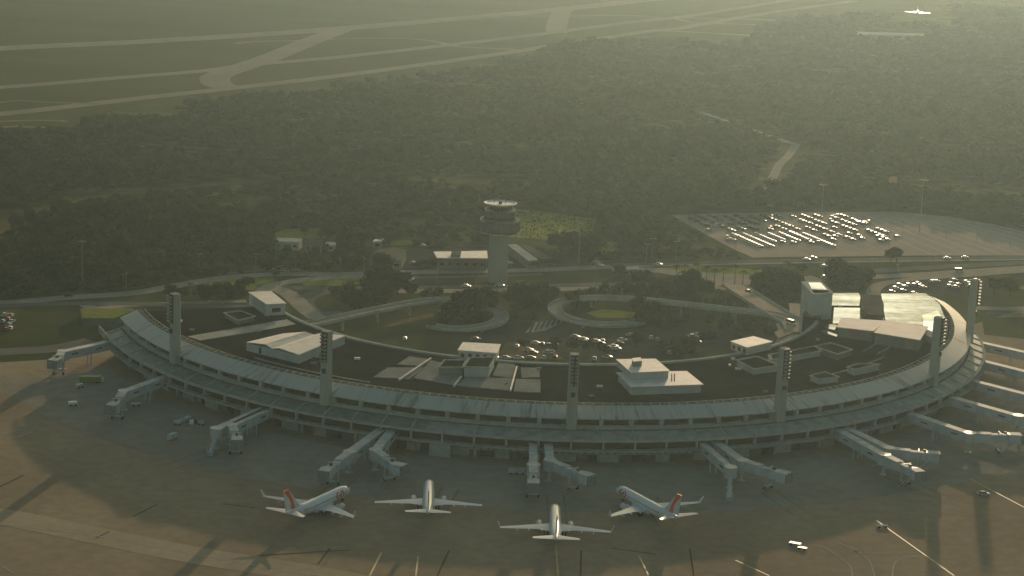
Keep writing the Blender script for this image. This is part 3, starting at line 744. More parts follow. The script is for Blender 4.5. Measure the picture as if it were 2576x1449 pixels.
mb = MB(); mb.lathe(o0, [(7.46, 31.6), (7.5, 31.6), (7.5, 32.6), (7.46, 32.6)]); mb.build('window_band', M['glass_d'], tw)
mb = MB()
for k in range(24):
    a, b_ = 2 * PI * k / 24, 2 * PI * (k + 1) / 24
    for z in (35.6, 36.2): mb.bar((7.3 * math.cos(a), 7.3 * math.sin(a), z), (7.3 * math.cos(b_), 7.3 * math.sin(b_), z), .12, .12)
    mb.bar((7.3 * math.cos(a), 7.3 * math.sin(a), 34.9), (7.3 * math.cos(a), 7.3 * math.sin(a), 36.2), .12, .12)
    for z in (30.6, 31.2): mb.bar((9.3 * math.cos(a), 9.3 * math.sin(a), z), (9.3 * math.cos(b_), 9.3 * math.sin(b_), z), .12, .12)
mb.build('railing', M['steel'], tw)
mb = MB(); mb.lathe(o0, [(4.8, 34.9), (5.0, 35.2), (5.7, 37.7), (5.2, 37.8)]); mb.build('cab_glazing', M['glass_d'], tw)
mb = MB(); mb.lathe(o0, [(5.6, 37.6), (7.9, 38.7), (8.1, 39.1), (7.7, 39.2), (6.6, 38.7), (0.1, 38.6)], 36); mb.build('roof_dish', M['roof_w'], tw)
mb = MB(); mb.cyl(o0, .8, 38.6, 39.6, 10); mb.cyl((2.5, 1), .15, 38.6, 42, 6); mb.cyl((-3, 2), .12, 38.6, 41, 6); mb.build('antenna', M['ribdark'], tw)

# ------------------------------------------------------------------ boarding bridges
def bridge(label, start, knee, cab, zf=4.0, stub=False, turn=0.0, seed=0, wd=3.1):
    """start, knee, cab: px of the roof line at z = zf + 3.3."""
    zt = zf + 3.3
    A, B, C = G(*start, zt), G(*knee, zt), G(*cab, zt)
    root = empty('boarding_bridge', (A.x, A.y, 0), 0, label, 'boarding bridge', 'boarding bridges along the terminal')
    def rel(p, z): return Vector((p.x - A.x, p.y - A.y, z))
    zc = zf + 1.65
    mb = MB(); mb.bar(rel(A, zc), rel(B, zc), wd, 3.1); f = mb.build('fixed_tunnel', M['tunnel'], root)
    mb = MB(); mb.bar(rel(A, zt + .02), rel(B, zt + .02), wd + .25, .22); mb.build('tunnel_roof', M['tunnel_roof'], f)
    dAB = (B - A).normalized()
    n = max(1, int((B - A).length / 12))
    mb = MB()
    for k in range(n):
        p = A + (B - A) * ((k + .6) / n)
        side = Vector((-dAB.y, dAB.x, 0)) * (wd / 2 + .03)
        for s in (1, -1): mb.bar(rel(p + side * s - dAB * 1.6, zc + .2), rel(p + side * s + dAB * 1.6, zc + .2), .06, .55)
    mb.build('tunnel_window', M['ribdark'], f)
    mb = MB(); mb.cyl((rel(B, 0).x, rel(B, 0).y), 2.3, zf - .1, zt + .35, 14); mb.build('rotunda', M['steel'], root)
    mb = MB(); mb.cyl((rel(B, 0).x, rel(B, 0).y), .65, 0, zf, 10); mb.cyl((rel(B, 0).x, rel(B, 0).y), 1.3, 0, .3, 10); mb.build('support_column', M['steel'], root)
    mid = A + (B - A) * .45
    mb = MB()
    side = Vector((-dAB.y, dAB.x, 0)) * 1.1
    if (B - A).length > 20:
        mb.cyl((rel(mid + side, 0).x, rel(mid + side, 0).y), .3, 0, zf, 8); mb.cyl((rel(mid - side, 0).x, rel(mid - side, 0).y), .3, 0, zf, 8); mb.build('support_column', M['steel'], root)
    d = (C - B); Ln = d.length; d.normalize()
    if stub:
        # stair tower instead of a moving tunnel
        mb = MB(); mb.bar(rel(B, zf), rel(C, .4), 1.3, .5); mb.bar(rel(B, zf + 1.1), rel(C, 1.5), 1.5, .12); mb.build('outside_stair', M['steel'], root)
        mb = MB()
        for s in (-1, 1):
            p = C + Vector((-d.y, d.x, 0)) * s; mb.cyl((rel(p, 0).x, rel(p, 0).y), .2, 0, zf * .8, 8)
        mb.build('support_leg', M['steel'], root)
        return root
    P1 = B + d * (Ln * .52)
    mb = MB(); mb.bar(rel(B, zc + .15), rel(P1, zc + .05), 2.9, 2.9); t1 = mb.build('telescopic_tunnel', M['tunnel'], root)
    mb = MB(); mb.bar(rel(B, zt + .2), rel(P1, zt + .1), 3.1, .2); mb.build('tunnel_roof', M['tunnel_roof'], t1)
    mb = MB(); mb.bar(rel(P1 - d * .5, zc), rel(C, zc - .1), 2.5, 2.5); t2 = mb.build('inner_tunnel', M['tunnel'], root)
    mb = MB(); mb.bar(rel(P1, zt - .2), rel(C, zt - .25), 2.7, .18); mb.build('tunnel_roof', M['tunnel_roof'], t2)
    # drive legs
    q = B + d * (Ln * .72); sd = Vector((-d.y, d.x, 0))
    for s in (-1, 1):
        mb = MB(); p = q + sd * 1.9 * s
        mb.bar(rel(p, zt + .3), rel(p, .9), .35, .35)
        leg = mb.build('drive_leg', M['steel'], root)
        mb = MB()
        pp = rel(p, .55); mb.bar(pp - sd * .3, pp + sd * .3, 1.0, 1.0); mb.build('wheel', M['tyre'], leg)
    mb = MB(); mb.bar(rel(q - sd * 1.9, 1.1), rel(q + sd * 1.9, 1.1), .5, .5); mb.bar(rel(q - sd * 1.9, zt + .35), rel(q + sd * 1.9, zt + .35), .35, .3); mb.build('drive_beam', M['steel'], root)
    # cab turned a little, with bellows hood
    ang = math.atan2(d.y, d.x) + turn
    cd = Vector((math.cos(ang), math.sin(ang), 0)); cs = Vector((-cd.y, cd.x, 0))
    ctr = C + cd * 1.5
    mb = MB(); mb.cyl((rel(C, 0).x, rel(C, 0).y), 2.0, zf, zt + .15, 12); cb = mb.build('cab', M['tunnel'], root)
    mb = MB(); mb.bar(rel(C, zc), rel(C + cd * 3.2, zc), 3.6, 3.2); mb.build('cab_front', M['tunnel'], cb)
    mb = MB(); mb.bar(rel(C - cd * .6, zt + .1), rel(C + cd * 3.4, zt + .1), 3.8, .22); mb.build('cab_roof', M['tunnel_roof'], cb)
    mb = MB(); mb.bar(rel(C + cd * 3.2, zc), rel(C + cd * 4.0, zc), 3.9, 3.3); mb.build('bellows', M['bellows'], cb)
    mb = MB(); mb.box((rel(q + d * 2, 0).x, rel(q + d * 2, 0).y, zt + .5), (1.0, .8, .7), ang); mb.build('roof_unit', M['black'], t2)
    # outside stair down to the apron
    s0 = C + cs * -2.0; s1 = C + cs * -2.6 - cd * 4.5
    mb = MB(); mb.bar(rel(s0, zf), rel(s1, .2), .9, .25); mb.bar(rel(s0, zf + 1), rel(s1, 1.2), 1.0, .07); mb.build('outside_stair', M['steel'], root)
    return root
bridge('boarding bridge at the left end of the terminal with its cab in sunlight', (278, 858), (158, 884), (142, 902), turn=-.3)
bridge('second boarding bridge from the left, blue grey with its cab turned down', (420, 945), (312, 984), (288, 1014), turn=-.2)
bridge('stub of a boarding bridge ending in a stair, third from the left', (672, 1022), (545, 1078), (528, 1098), stub=True)
bridge('boarding bridge with a short turned cab beside the stair stub', (683, 1024), (583, 1070), (597, 1100), turn=-.2)
bridge('long straight boarding bridge pointing at the leftmost aircraft', (962, 1077), (880, 1137), (822, 1178), turn=.1)
bridge('bent boarding bridge behind the second aircraft from the left', (988, 1078), (945, 1132), (995, 1166), turn=.5)
bridge('narrow straight boarding bridge left of the middle, seen end on', (1341, 1104), (1342, 1170), (1342, 1208), wd=2.6)
bridge('boarding bridge in the middle whose cab reaches to the right', (1378, 1107), (1384, 1158), (1468, 1190), turn=.1, wd=2.8)
bridge('thin boarding bridge stub with stair right of the middle', (1764, 1111), (1838, 1176), (1838, 1210), stub=True, wd=2.2)
bridge('boarding bridge right of the middle ending in a sideways cab', (1800, 1110), (1868, 1158), (1962, 1186), turn=.1)
bridge('lower of the crossed pair of boarding bridges on the right', (2102, 1077), (2225, 1144), (2302, 1180), turn=-.1)
bridge('upper of the crossed pair of boarding bridges on the right', (2128, 1074), (2238, 1128), (2340, 1138), turn=.05)
bridge('long boarding bridge on the right with its bent arm level', (2288, 1038), (2440, 1090), (2545, 1092), turn=-.1)
bridge('boarding bridge on the right leaving the frame below the white van', (2392, 998), (2562, 1046), (2660, 1060))
bridge('boarding bridge crossing the right edge above the parked van', (2446, 957), (2630, 1004), (2720, 1010))
bridge('second boarding bridge from the top at the right edge', (2474, 908), (2650, 952), (2740, 960))
bridge('topmost boarding bridge at the right edge', (2462, 860), (2650, 902), (2740, 905))

# ------------------------------------------------------------------ aircraft
def airfoil_sec(le, te, z, t, axis='z'):
    """Six-point section from leading edge to trailing edge."""
    le, te = Vector(le), Vector(te)
    pts = []
    for k, h in ((0, 0), (.25, .5), (.6, .35), (1, .04), (.6, -.35), (.25, -.5)):
        p = le + (te - le) * k
        if axis == 'z': pts.append((p.x, p.y, p.z + h * t))
        else: pts.append((p.x + h * t, p.y, p.z))
    return pts
def make_aircraft(L_=33.6, winglets=True, lettering=True):
    """Nose towards +y, origin on the ground under the wing."""
    r = empty('airliner', (0, 0, 0))
    R_ = 1.9; zc = 3.25
    nose = L_ * .5 - 1.0
    def y(t): return nose - t
    prof = [(0.05, .06, -.55), (.5, .75, -.42), (1.3, 1.2, -.25), (2.6, 1.6, -.08), (4.2, 1.84, 0), (5.5, R_, 0), (L_ * .45, R_, 0), (L_ * .64, R_, 0), (L_ * .72, 1.78, .1), (L_ * .80, 1.48, .38), (L_ * .88, 1.05, .8), (L_ * .95, .6, 1.22), (L_ * .985, .3, 1.5), (L_ * .995, .1, 1.55)]
    mb = MB(); n = 28; secs = []
    for t, rr, dz in prof:
        secs.append([(rr * math.cos(2 * PI * i / n), y(t), zc + dz + rr * 1.04 * math.sin(2 * PI * i / n)) for i in range(n)])
    mb.loft(secs); fus = mb.build('fuselage', M['plane_w'], r, smooth=True)
    def on_skin(t, a, off=.03):            # t metres from nose, a angle
        rr, dz = R_, 0
        for (t0, r0, d0), (t1, r1, d1) in zip(prof, prof[1:]):
            if t0 <= t <= t1:
                k = (t - t0) / (t1 - t0); rr = r0 + (r1 - r0) * k; dz = d0 + (d1 - d0) * k; break
        rr += off
        return Vector((rr * math.cos(a), y(t), zc + dz + rr * 1.04 * math.sin(a)))
    def patch(mb, t0, t1, a0, a1, off=.03, nn=4):
        vs = []
        for j in range(nn + 1):
            a = a0 + (a1 - a0) * j / nn
            vs += [on_skin(t0, a, off), on_skin(t1, a, off)]
        mb.add(vs, [[2 * j, 2 * j + 1, 2 * j + 3, 2 * j + 2] for j in range(nn)])
    mb = MB()
    for k in range(4):
        a0 = PI * .5 + (k - 2) * .38 + .03
        patch(mb, 1.75, 2.6, a0, a0 + .32, .02)
    mb.build('cockpit_window', M['plane_glass'], fus)
    mb = MB()
    for side in (0, 1):
        for k in range(36):
            t = 5.2 + k * (L_ * .62) / 36
            a = .22 if side == 0 else PI - .22
            patch(mb, t, t + .26, a - .09, a + .09, .02, 1)
    mb.build('cabin_windows', M['plane_glass'], fus)
    mb = MB()
    for a in (.05, PI - .05):
        for t in (4.1, L_ * .74): patch(mb, t, t + .07, a - .3, a + .55, .02); patch(mb, t + .85, t + .92, a - .3, a + .55, .02)
    mb.build('door', M['ribdark'], fus)
    if lettering:
        # G O L in broad rounded strokes
        for side in (0, 1):
            mb = MB()
            def P(sx, sy):               # sx 0..1 along reading direction, sy 0..1 up
                a = -.55 + 1.4 * sy
                if side == 0: return (10.2 - 6.0 * sx, a)          # starboard: reads tail to nose
                return (4.2 + 6.0 * sx, PI - a)
            def stroke(pts, w=.075):
                for (x0, y0), (x1, y1) in zip(pts, pts[1:]):
                    dx, dy = x1 - x0, y1 - y0; l = math.hypot(dx, dy) or 1
                    nx, ny = -dy / l * w, dx / l * w * 1.5
                    x0_, y0_, x1_, y1_ = x0 - dx * .08, y0 - dy * .08, x1 + dx * .08, y1 + dy * .08
                    mb.add([on_skin(*P(x0_ - nx, y0_ - ny)), on_skin(*P(x0_ + nx, y0_ + ny)), on_skin(*P(x1_ + nx, y1_ + ny)), on_skin(*P(x1_ - nx, y1_ - ny))], [[0, 1, 2, 3]])
            def ell(cx, cy, rx, ry, a0, a1, n_=10):
                return [(cx + rx * math.cos(math.radians(a0 + (a1 - a0) * k / n_)), cy + ry * math.sin(math.radians(a0 + (a1 - a0) * k / n_))) for k in range(n_ + 1)]
            stroke(ell(.17, .52, .13, .36, 50, 340) + [(.29, .50), (.19, .50)], .055)
            stroke(ell(.55, .52, .13, .36, 0, 360, 14), .055)
            stroke([(.82, .9), (.82, .18), (.97, .18)], .06)
            mb.build('lettering', M['brownred'], fus)
    # wing box and wings
    mb = MB()
    yr = y(L_ * .36)
    mb.loft([[(x, yr + 1, z) for x, z in ((-2, 1.35), (2, 1.35), (1.7, 2.3), (-1.7, 2.3))], [(x, yr - 8.5, z) for x, z in ((-2, 1.35), (2, 1.35), (1.7, 2.3), (-1.7, 2.3))]]); mb.build('wing_fairing', M['plane_g'], r)
    half = 17.1
    for s in (-1, 1):
        mb = MB()
        sc = [airfoil_sec((s * 1.2, yr, 2.0), (s * 1.2, yr - 7.6, 1.9), 0, .85), airfoil_sec((s * 6, yr - 3.0, 2.45), (s * 6, yr - 7.4, 2.4), 0, .5),
              airfoil_sec((s * half, yr - 9.0, 3.35), (s * half, yr - 10.6, 3.35), 0, .18)]
        mb.loft(sc); wg = mb.build('wing', M['plane_g'], r)
        if winglets:
            mb = MB()
            a0 = Vector((s * half, yr - 9.2, 3.3)); b0 = Vector((s * half, yr - 10.6, 3.3)); a1 = Vector((s * (half + .75), yr - 10.7, 5.7)); b1 = Vector((s * (half + .75), yr - 11.3, 5.7))
            e_ = Vector((.07 * s, 0, 0))
            mb.loft([[a0 - e_, b0 - e_, b0 + e_, a0 + e_], [a1 - e_, b1 - e_, b1 + e_, a1 + e_]]); mb.build('winglet', M['plane_w'], wg)
        for k in (4.2, 8.2, 11.8):
            yy = yr - 7.3 if k < 6 else yr - 7.4 - (k - 6) * .29
            mb = MB(); mb.bar((s * k, yy + 1.2, 1.95 + k * .03), (s * k, yy - .9, 2.0 + k * .05), .35, .45); mb.build('flap_fairing', M['plane_g'], wg)
        # engine
        ex, ey = s * 4.9, yr - .2
        mb = MB(); secs = []
        for t, rr in ((0, .82), (.25, .98), (1.2, 1.02), (2.6, .92), (3.6, .66), (3.65, .5)):
            secs.append([(ex + rr * math.cos(2 * PI * i / 18), ey + 2.2 - t, 1.35 + rr * math.sin(2 * PI * i / 18)) for i in range(18)])
        mb.loft(secs); en = mb.build('engine', M['plane_g'], r, smooth=True)
        mb = MB(); secs = []
        for t, rr in ((-.02, .72), (-.01, .71)):
            secs.append([(ex + rr * math.cos(2 * PI * i / 18), ey + 2.2 - t, 1.35 + rr * math.sin(2 * PI * i / 18)) for i in range(18)])
        mb.loft(secs); mb.build('intake', M['black'], en)
        mb = MB(); mb.loft([[(ex - .15, ey + 1.5, 2.2), (ex + .15, ey + 1.5, 2.2), (ex + .15, ey - 3.5, 2.2), (ex - .15, ey - 3.5, 2.2)], [(ex - .15, ey - .5, 2.7), (ex + .15, ey - .5, 2.7), (ex + .15, ey - 4.5, 2.5), (ex - .15, ey - 4.5, 2.5)]]); mb.build('pylon', M['plane_g'], en)
        # tailplane
        yt = y(L_ * .865)
        mb = MB(); mb.loft([airfoil_sec((s * .5, yt, 4.6), (s * .5, yt - 3.9, 4.6), 0, .4), airfoil_sec((s * 7.1, yt - 3.9, 5.2), (s * 7.1, yt - 5.4, 5.2), 0, .14)]); mb.build('tailplane', M['plane_w'], r)
        # main gear
        mb = MB(); mb.cyl((s * 2.85, yr - 5.8), .14, .5, 2.2, 8); gear = mb.build('landing_gear', M['steel'], r)
        mb = MB()
        for q in (-.42, .42):
            secs = [[(s * 2.85 + q + dx, yr - 5.8 + .55 * math.cos(2 * PI * i / 14), .55 + .55 * math.sin(2 * PI * i / 14)) for i in range(14)] for dx in (-.18, .18)]
            mb.loft(secs)
        mb.build('wheel', M['tyre'], gear)
    mb = MB(); mb.cyl((0, y(4.0)), .1, .35, 2.0, 8); gear = mb.build('landing_gear', M['steel'], r)
    mb = MB()
    for q in (-.25, .25): mb.loft([[(q + dx, y(4.0) + .36 * math.cos(2 * PI * i / 12), .36 + .36 * math.sin(2 * PI * i / 12)) for i in range(12)] for dx in (-.1, .1)])
    mb.build('wheel', M['tyre'], gear)
    # fin: dorsal fillet, fin, coloured band and disc on both sides
    yf = y(L_ * .80)
    F0, F1, F2, F3 = (yf + .2, 5.0), (yf - 5.6, 12.2), (yf - 8.0, 12.3), (yf - 6.6, 5.3)
    def fin_slab(mb, outline, hw):
        vs = [(-hw, a, b) for a, b in outline] + [(hw, a, b) for a, b in outline]
        n_ = len(outline)
        mb.add(vs, [list(range(n_)), list(range(n_, 2 * n_))[::-1]] + [[i, (i + 1) % n_, n_ + (i + 1) % n_, n_ + i] for i in range(n_)])
    mb = MB(); fin_slab(mb, [(yf + 4.2, 5.0), (yf + .3, 5.6), F1, F2, F3], .16); fin = mb.build('tail_fin', M['plane_g'], r)
    def FP(u, v):                         # u 0 leading .. 1 trailing, v 0 root .. 1 tip
        a = (F0[0] + (F1[0] - F0[0]) * v, F0[1] + (F1[1] - F0[1]) * v); b = (F3[0] + (F2[0] - F3[0]) * v, F3[1] + (F2[1] - F3[1]) * v)
        return (a[0] + (b[0] - a[0]) * u, a[1] + (b[1] - a[1]) * u)
    mb = MB(); lo = [(.30, .02), (.22, .3), (.16, .55), (.10, .8), (.03, 1.0)]; hi = [(.97, 1.0), (.9, .84), (.68, .72), (.50, .5), (.48, .3), (.62, .02)]
    fin_slab(mb, [FP(*q) for q in lo + hi], .20); mb.build('fin_band', M['orange'], fin)
    mb = MB(); mb_pts = [FP(.80 + .17 * math.cos(a), .38 + .27 * math.sin(a)) for a in [2 * PI * k / 16 for k in range(16)]]
    fin_slab(mb, mb_pts, .215); mb.build('fin_disc', M['plane_w'], fin)
    return r
def place_aircraft(o, nose_px, tail_px, label, L_, nudge=(0, 0)):
    a, b_ = G(*nose_px, 3.4), G(*tail_px, 4.8)
    d = (a - b_); d.z = 0; d.normalize()
    c = (a + b_) / 2
    # origin sits L_/2 - 1 behind the nose
    p = c
    o.location = (p.x + nudge[0], p.y + nudge[1], 0)
    o.rotation_euler.z = math.atan2(d.y, d.x) - PI / 2
    tag(o, label, 'airliner', 'airliners parked on the apron')
A1 = make_aircraft(36.0, True, True)
place_aircraft(A1, (868, 1232), (738, 1282), 'leftmost airliner, orange GOL lettering on the nose, pointing up and right', 33.6)
A4 = make_aircraft(36.5, True, True)
place_aircraft(A4, (1547, 1224), (1704, 1300), 'rightmost airliner, orange GOL lettering on the nose, pointing up and left', 36.5)
A2 = make_aircraft(36.0, False, True)
place_aircraft(A2, (1080, 1211), (1077, 1284), 'airliner seen from behind without winglets, second from the left', 33.6)
A3 = make_aircraft(36.0, True, True)
place_aircraft(A3, (1396, 1272), (1399, 1351), 'airliner seen from behind, nearest the camera, third from the left', 33.6)

# distant airliner and the long low building near the top right
FA = make_aircraft(33.6, False, False)
FA.location = G(2308, 36); FA.rotation_euler.z = math.radians(-12)
tag(FA, 'distant white airliner alone in the haze at the top right', 'airliner')

# ------------------------------------------------------------------ simple buildings behind
def house(name, px, z, wall, roof, label, cat='building', gable=0.0, windows=3, flat=True):
    q = [G(u, v, z) for u, v in px]
    c = sum(q, Vector()) / len(q)
    root = empty(name, (c.x, c.y, 0), 0, label, cat)
    def rp(p): return (p.x - c.x, p.y - c.y)
    mb = MB(); mb.prism([rp(p) for p in q], 0, z - .3); mb.build('wall', wall, root)
    o_ = [c + (p - c) * 1.05 for p in q]
    mb = MB()
    if gable:
        a, b2, c2, d2 = [rp(p) for p in o_]
        m1 = ((a[0] + d2[0]) / 2, (a[1] + d2[1]) / 2); m2 = ((b2[0] + c2[0]) / 2, (b2[1] + c2[1]) / 2)
        vs = [(*a, z - .3), (*b2, z - .3), (*c2, z - .3), (*d2, z - .3), (*m1, z - .3 + gable), (*m2, z - .3 + gable)]
        mb.add(vs, [[0, 1, 5, 4], [2, 3, 4, 5], [1, 2, 5], [3, 0, 4], [3, 2, 1, 0]])
    else:
        mb.prism([rp(p) for p in o_], z - .3, z)
    mb.build('roof', roof, root)
    i = min(range(len(q)), key=lambda k: q[k].y + q[(k + 1) % len(q)].y)
    a, b2 = Vector((*rp(q[i]), 0)), Vector((*rp(q[(i + 1) % len(q)]), 0))
    for k in range(windows):
        p0, p1 = a.lerp(b2, (k + .25) / windows), a.lerp(b2, (k + .7) / windows)
        mb = MB(); mb.bar((p0.x, p0.y, z * .5), (p1.x, p1.y, z * .5), .25, 1.2); mb.build('window', M['glass_d'], root)
    return root
house('white_house', [(690, 606), (700, 598), (760, 600), (752, 609)], 4.5, M['wall_w'], M['conc'], 'small white building left of the dark round tree', windows=3)
house('grey_house', [(768, 612), (778, 598), (812, 600), (808, 613)], 5.0, M['wall_g'], M['greyroof'], 'small grey house with dark roof beside the round tree', windows=3)
house('white_house', [(818, 615), (822, 609), (846, 610), (843, 616)], 3.5, M['wall_w'], M['roof_w'], 'tiny white outbuilding right of the dark round tree', windows=1)
house('white_shed', [(938, 607), (943, 602), (965, 601), (960, 606)], 4, M['wall_g'], M['roof_w'], 'small shed with a bright lit roof far left of the tower', windows=1)
house('dark_roofed_house', [(930, 652), (950, 626), (1022, 628), (1010, 655)], 5, M['wall_g'], M['greyroof'], 'low building with a dark roof left of the grey yard', gable=1.2, windows=3)
house('office_block', [(1102, 648), (1094, 633), (1222, 631), (1224, 649)], 6.5, M['conc_d'], M['roof_w'], 'long low office with a pale flat roof left of the tower foot', windows=6)
house('office_annex', [(1135, 640), (1137, 632), (1160, 632), (1158, 640)], 8.0, M['wall_g'], M['greyroof'], 'small raised box on the pale office roof', cat='roof box', windows=1)
house('long_shed', [(1330, 656), (1278, 616), (1300, 615), (1352, 652)], 4.5, M['wall_g'], M['conc'], 'long pale grey shed running diagonally right of the tower', windows=4)
house('dark_shed', [(1360, 650), (1308, 618), (1330, 618), (1390, 648)], 4.0, M['conc_d'], M['greyroof'], 'dark roofed shed parallel to the pale shed right of the tower', windows=4)
house('hangar', [(2158, 86), (2165, 80), (2322, 85), (2316, 90)], 5, M['wall_g'], M['conc'], 'long far building with a glinting roof at the top right', windows=4)
house('roadside_shelter', [(1540, 678), (1542, 673), (1605, 671), (1605, 677)], 3.2, M['wall_g'], M['conc_l'], 'flat-roofed shelter beside the highway right of the tower', windows=6)
house('lit_hut', [(2235, 462), (2238, 445), (2256, 444), (2258, 462)], 5, M['soil'], M['soil'], 'small pale brown building among the far trees', windows=1)
for k, (u, v) in enumerate(((2038, 188), (2052, 186), (2066, 188), (2078, 190), (2092, 188), (2106, 188), (2120, 189), (2133, 187), (2143, 177))):
    house('cottage', [(u - 3, v + 2), (u - 3, v - 1), (u + 3, v - 1), (u + 3, v + 2)], 4.5, M['wall_g'], M['metal'],
          ['leftmost', 'second', 'third', 'fourth', 'fifth', 'sixth', 'seventh', 'eighth', 'last'][k] + ' tiny glinting roof from the left in the far hamlet', 'cottage', gable=1.2, windows=0)['group'] = 'glinting cottages in the far hamlet'
for k, (u, v) in enumerate(((2169, 346), (2221, 346), (2194, 377), (1070, 446))):
    house('cottage', [(u - 4, v + 2), (u - 4, v - 2), (u + 4, v - 2), (u + 4, v + 2)], 4.5, M['wall_g'], M['metal'],
          ['left one of two glinting huts in the right woods', 'right one of two glinting huts in the right woods', 'dim hut below the two glinting huts', 'single glinting hut in the woods above the tower'][k], 'hut', gable=0, windows=0)
house('low_building', [(1830, 484), (1836, 477), (1936, 484), (1930, 489)], 4, M['wall_g'], M['roof_w'], 'long lit low building at the end of the woodland track', windows=3)

# ------------------------------------------------------------------ spiral ramps in the courtyard
def ramp(name, label, pts, w, mt=None):
    path = smooth_path([G(u, v, z) for u, v, z in pts], 8)
    c = path[len(path) // 2]
    root = empty(name, (c.x, c.y, 0), 0, label, 'road ramp')
    def rl(p): return Vector((p.x - c.x, p.y - c.y, p.z))
    P_ = [rl(p) for p in path]
    L_, R_ = strip_pts(P_, w)
    n = len(P_)
    mb = MB(); vs = []
    for a, b2 in zip(L_, R_): vs += [a, b2, b2 - Vector((0, 0, .7)), a - Vector((0, 0, .7))]
    fs = []
    for i in range(n - 1):
        for k in range(4): fs.append([4 * i + k, 4 * i + (k + 1) % 4, 4 * i + 4 + (k + 1) % 4, 4 * i + 4 + k])
    fs += [[0, 1, 2, 3], [4 * n - 1, 4 * n - 2, 4 * n - 3, 4 * n - 4]]
    mb.add(vs, fs); mb.build('deck', mt or M['road'], root)
    for E_ in (L_, R_):
        mb = MB()
        for a, b2 in zip(E_, E_[1:]): mb.bar(a + Vector((0, 0, .3)), b2 + Vector((0, 0, .3)), .35, 1.1)
        mb.build('parapet', M['conc'], root)
    for i in range(4, n - 4, 9):
        if P_[i].z > 2.2:
            mb = MB(); mb.cyl((P_[i].x, P_[i].y), .7, 0, P_[i].z - .7, 10); mb.build('pier', M['conc'], root)
    ROADS.append((path, w / 2 + 2))
    return root
ramp('spiral_ramp', 'raised ramp that loops round a small lawn on the right of the courtyard',
     [(1985, 800, 7.5), (1932, 790, 7), (1800, 775, 6), (1688, 762, 5.5), (1580, 752, 5), (1488, 750, 4.6), (1425, 757, 4.2), (1398, 771, 3.8), (1402, 789, 3.2), (1438, 805, 2.6), (1500, 816, 1.9), (1560, 817, 1.2), (1610, 811, .7)], 6.2)
ramp('spiral_ramp', 'raised ramp that rises from the left and loops round dark trees',
     [(770, 818, 6.5), (820, 808, 6.2), (890, 792, 6), (969, 776, 5.8), (1040, 762, 5.5), (1110, 755, 5.2), (1180, 760, 4.6), (1240, 777, 4.0), (1262, 798, 3.2), (1240, 816, 2.6), (1180, 827, 1.9), (1120, 826, 1.2), (1085, 820, .6)], 6.2)
ramp('access_ramp', 'straight raised road with a car running down to the terminal on the right',
     [(1845, 716, 2.5), (1862, 730, 5.0), (1905, 757, 7), (1950, 785, 7.5), (1995, 812, 7.5), (2010, 835, 7.5)], 11, M['lot'])
mb = MB(); mb.prism([(p.x, p.y) for p in (G(1985, 762, 7.4), G(2012, 764, 7.4), G(2014, 815, 7.4), G(2022, 825, 7.4), G(1960, 850, 7.4), G(1948, 835, 7.4), G(1990, 815, 7.4))], 6.7, 7.4)
tag(mb.build('drop_off_deck', M['lot']), 'sunlit drop-off deck before the inner wall on the right', 'deck')
# raised frontage road that follows the inner face of the terminal
mb = MB(); mb.ring([(104, 6.2), (117, 6.2), (117, 6.9), (104, 6.9)], -68, 92); 
fr = tag(mb.build('frontage_viaduct', M['road']), 'curved raised frontage road along the inner face of the terminal', 'viaduct')
mb = MB(); mb.ring([(103.6, 6.3), (104, 6.3), (104, 7.9), (103.6, 7.9)], -68, 92); o = mb.build('parapet', M['conc'], fr)
for k in range(20):
    mb = MB(); p = pol(108, -66 + k * 8.2); mb.cyl((p.x, p.y), .6, 0, 6.2, 8); mb.build('pier', M['conc'], fr)

# ------------------------------------------------------------------ cars
def car_mesh(colour, van=False):
    mb = MB()
    h = 1.0 if not van else 1.3
    Lc, Wc = (4.4, 1.8) if not van else (5.2, 2.0)
    def sec(x, z0, z1, w): return [(x, -w / 2, z0), (x, w / 2, z0), (x, w / 2, z1), (x, w / 2 - .12, z1 + .06), (x, -w / 2 + .12, z1 + .06), (x, -w / 2, z1)]
    mb.loft([sec(-Lc / 2, .45, .75, Wc * .86), sec(-Lc / 2 + .25, .3, .9, Wc), sec(-.9, .25, .98, Wc), sec(1.1, .25, .95, Wc), sec(Lc / 2 - .3, .28, .78, Wc), sec(Lc / 2, .4, .62, Wc * .84)], mi=0)
    zt = 1.48 if not van else 2.2
    x0, x1, x2, x3 = (-1.9, -1.3, .45, 1.15) if not van else (-2.5, -2.35, 1.5, 2.0)
    w0, w1 = Wc - .14, Wc - .5
    vs = [(x0, -w0 / 2, .96), (x0, w0 / 2, .96), (x1, w1 / 2, zt - .1), (x1, -w1 / 2, zt - .1), (x3, -w0 / 2, .92), (x3, w0 / 2, .92), (x2, w1 / 2, zt - .1), (x2, -w1 / 2, zt - .1)]
    mb.add(vs, [[0, 1, 2, 3], [5, 4, 7, 6], [1, 5, 6, 2], [4, 0, 3, 7]], 1)
    mb.loft([[(x1, -w1 / 2, zt - .1), (x1, w1 / 2, zt - .1), (x1 + .15, w1 / 2 - .15, zt), (x1 + .15, -w1 / 2 + .15, zt)], [(x2, -w1 / 2, zt - .1), (x2, w1 / 2, zt - .1), (x2 - .15, w1 / 2 - .15, zt), (x2 - .15, -w1 / 2 + .15, zt)]], mi=0)
    for x in (-1.35, 1.35):
        for s in (-1, 1):
            yy = s * (Wc / 2 - .1)
            mb.loft([[(x + .33 * math.cos(2 * PI * i / 10), yy + d, .33 + .33 * math.sin(2 * PI * i / 10)) for i in range(10)] for d in (-.1, .1)], mi=2)
    return mb.mesh('car_' + colour + ('_van' if van else ''), [M['car_' + colour], M['glass_d'], M['tyre']])
CM = {c: car_mesh(c) for c in CARCOL}
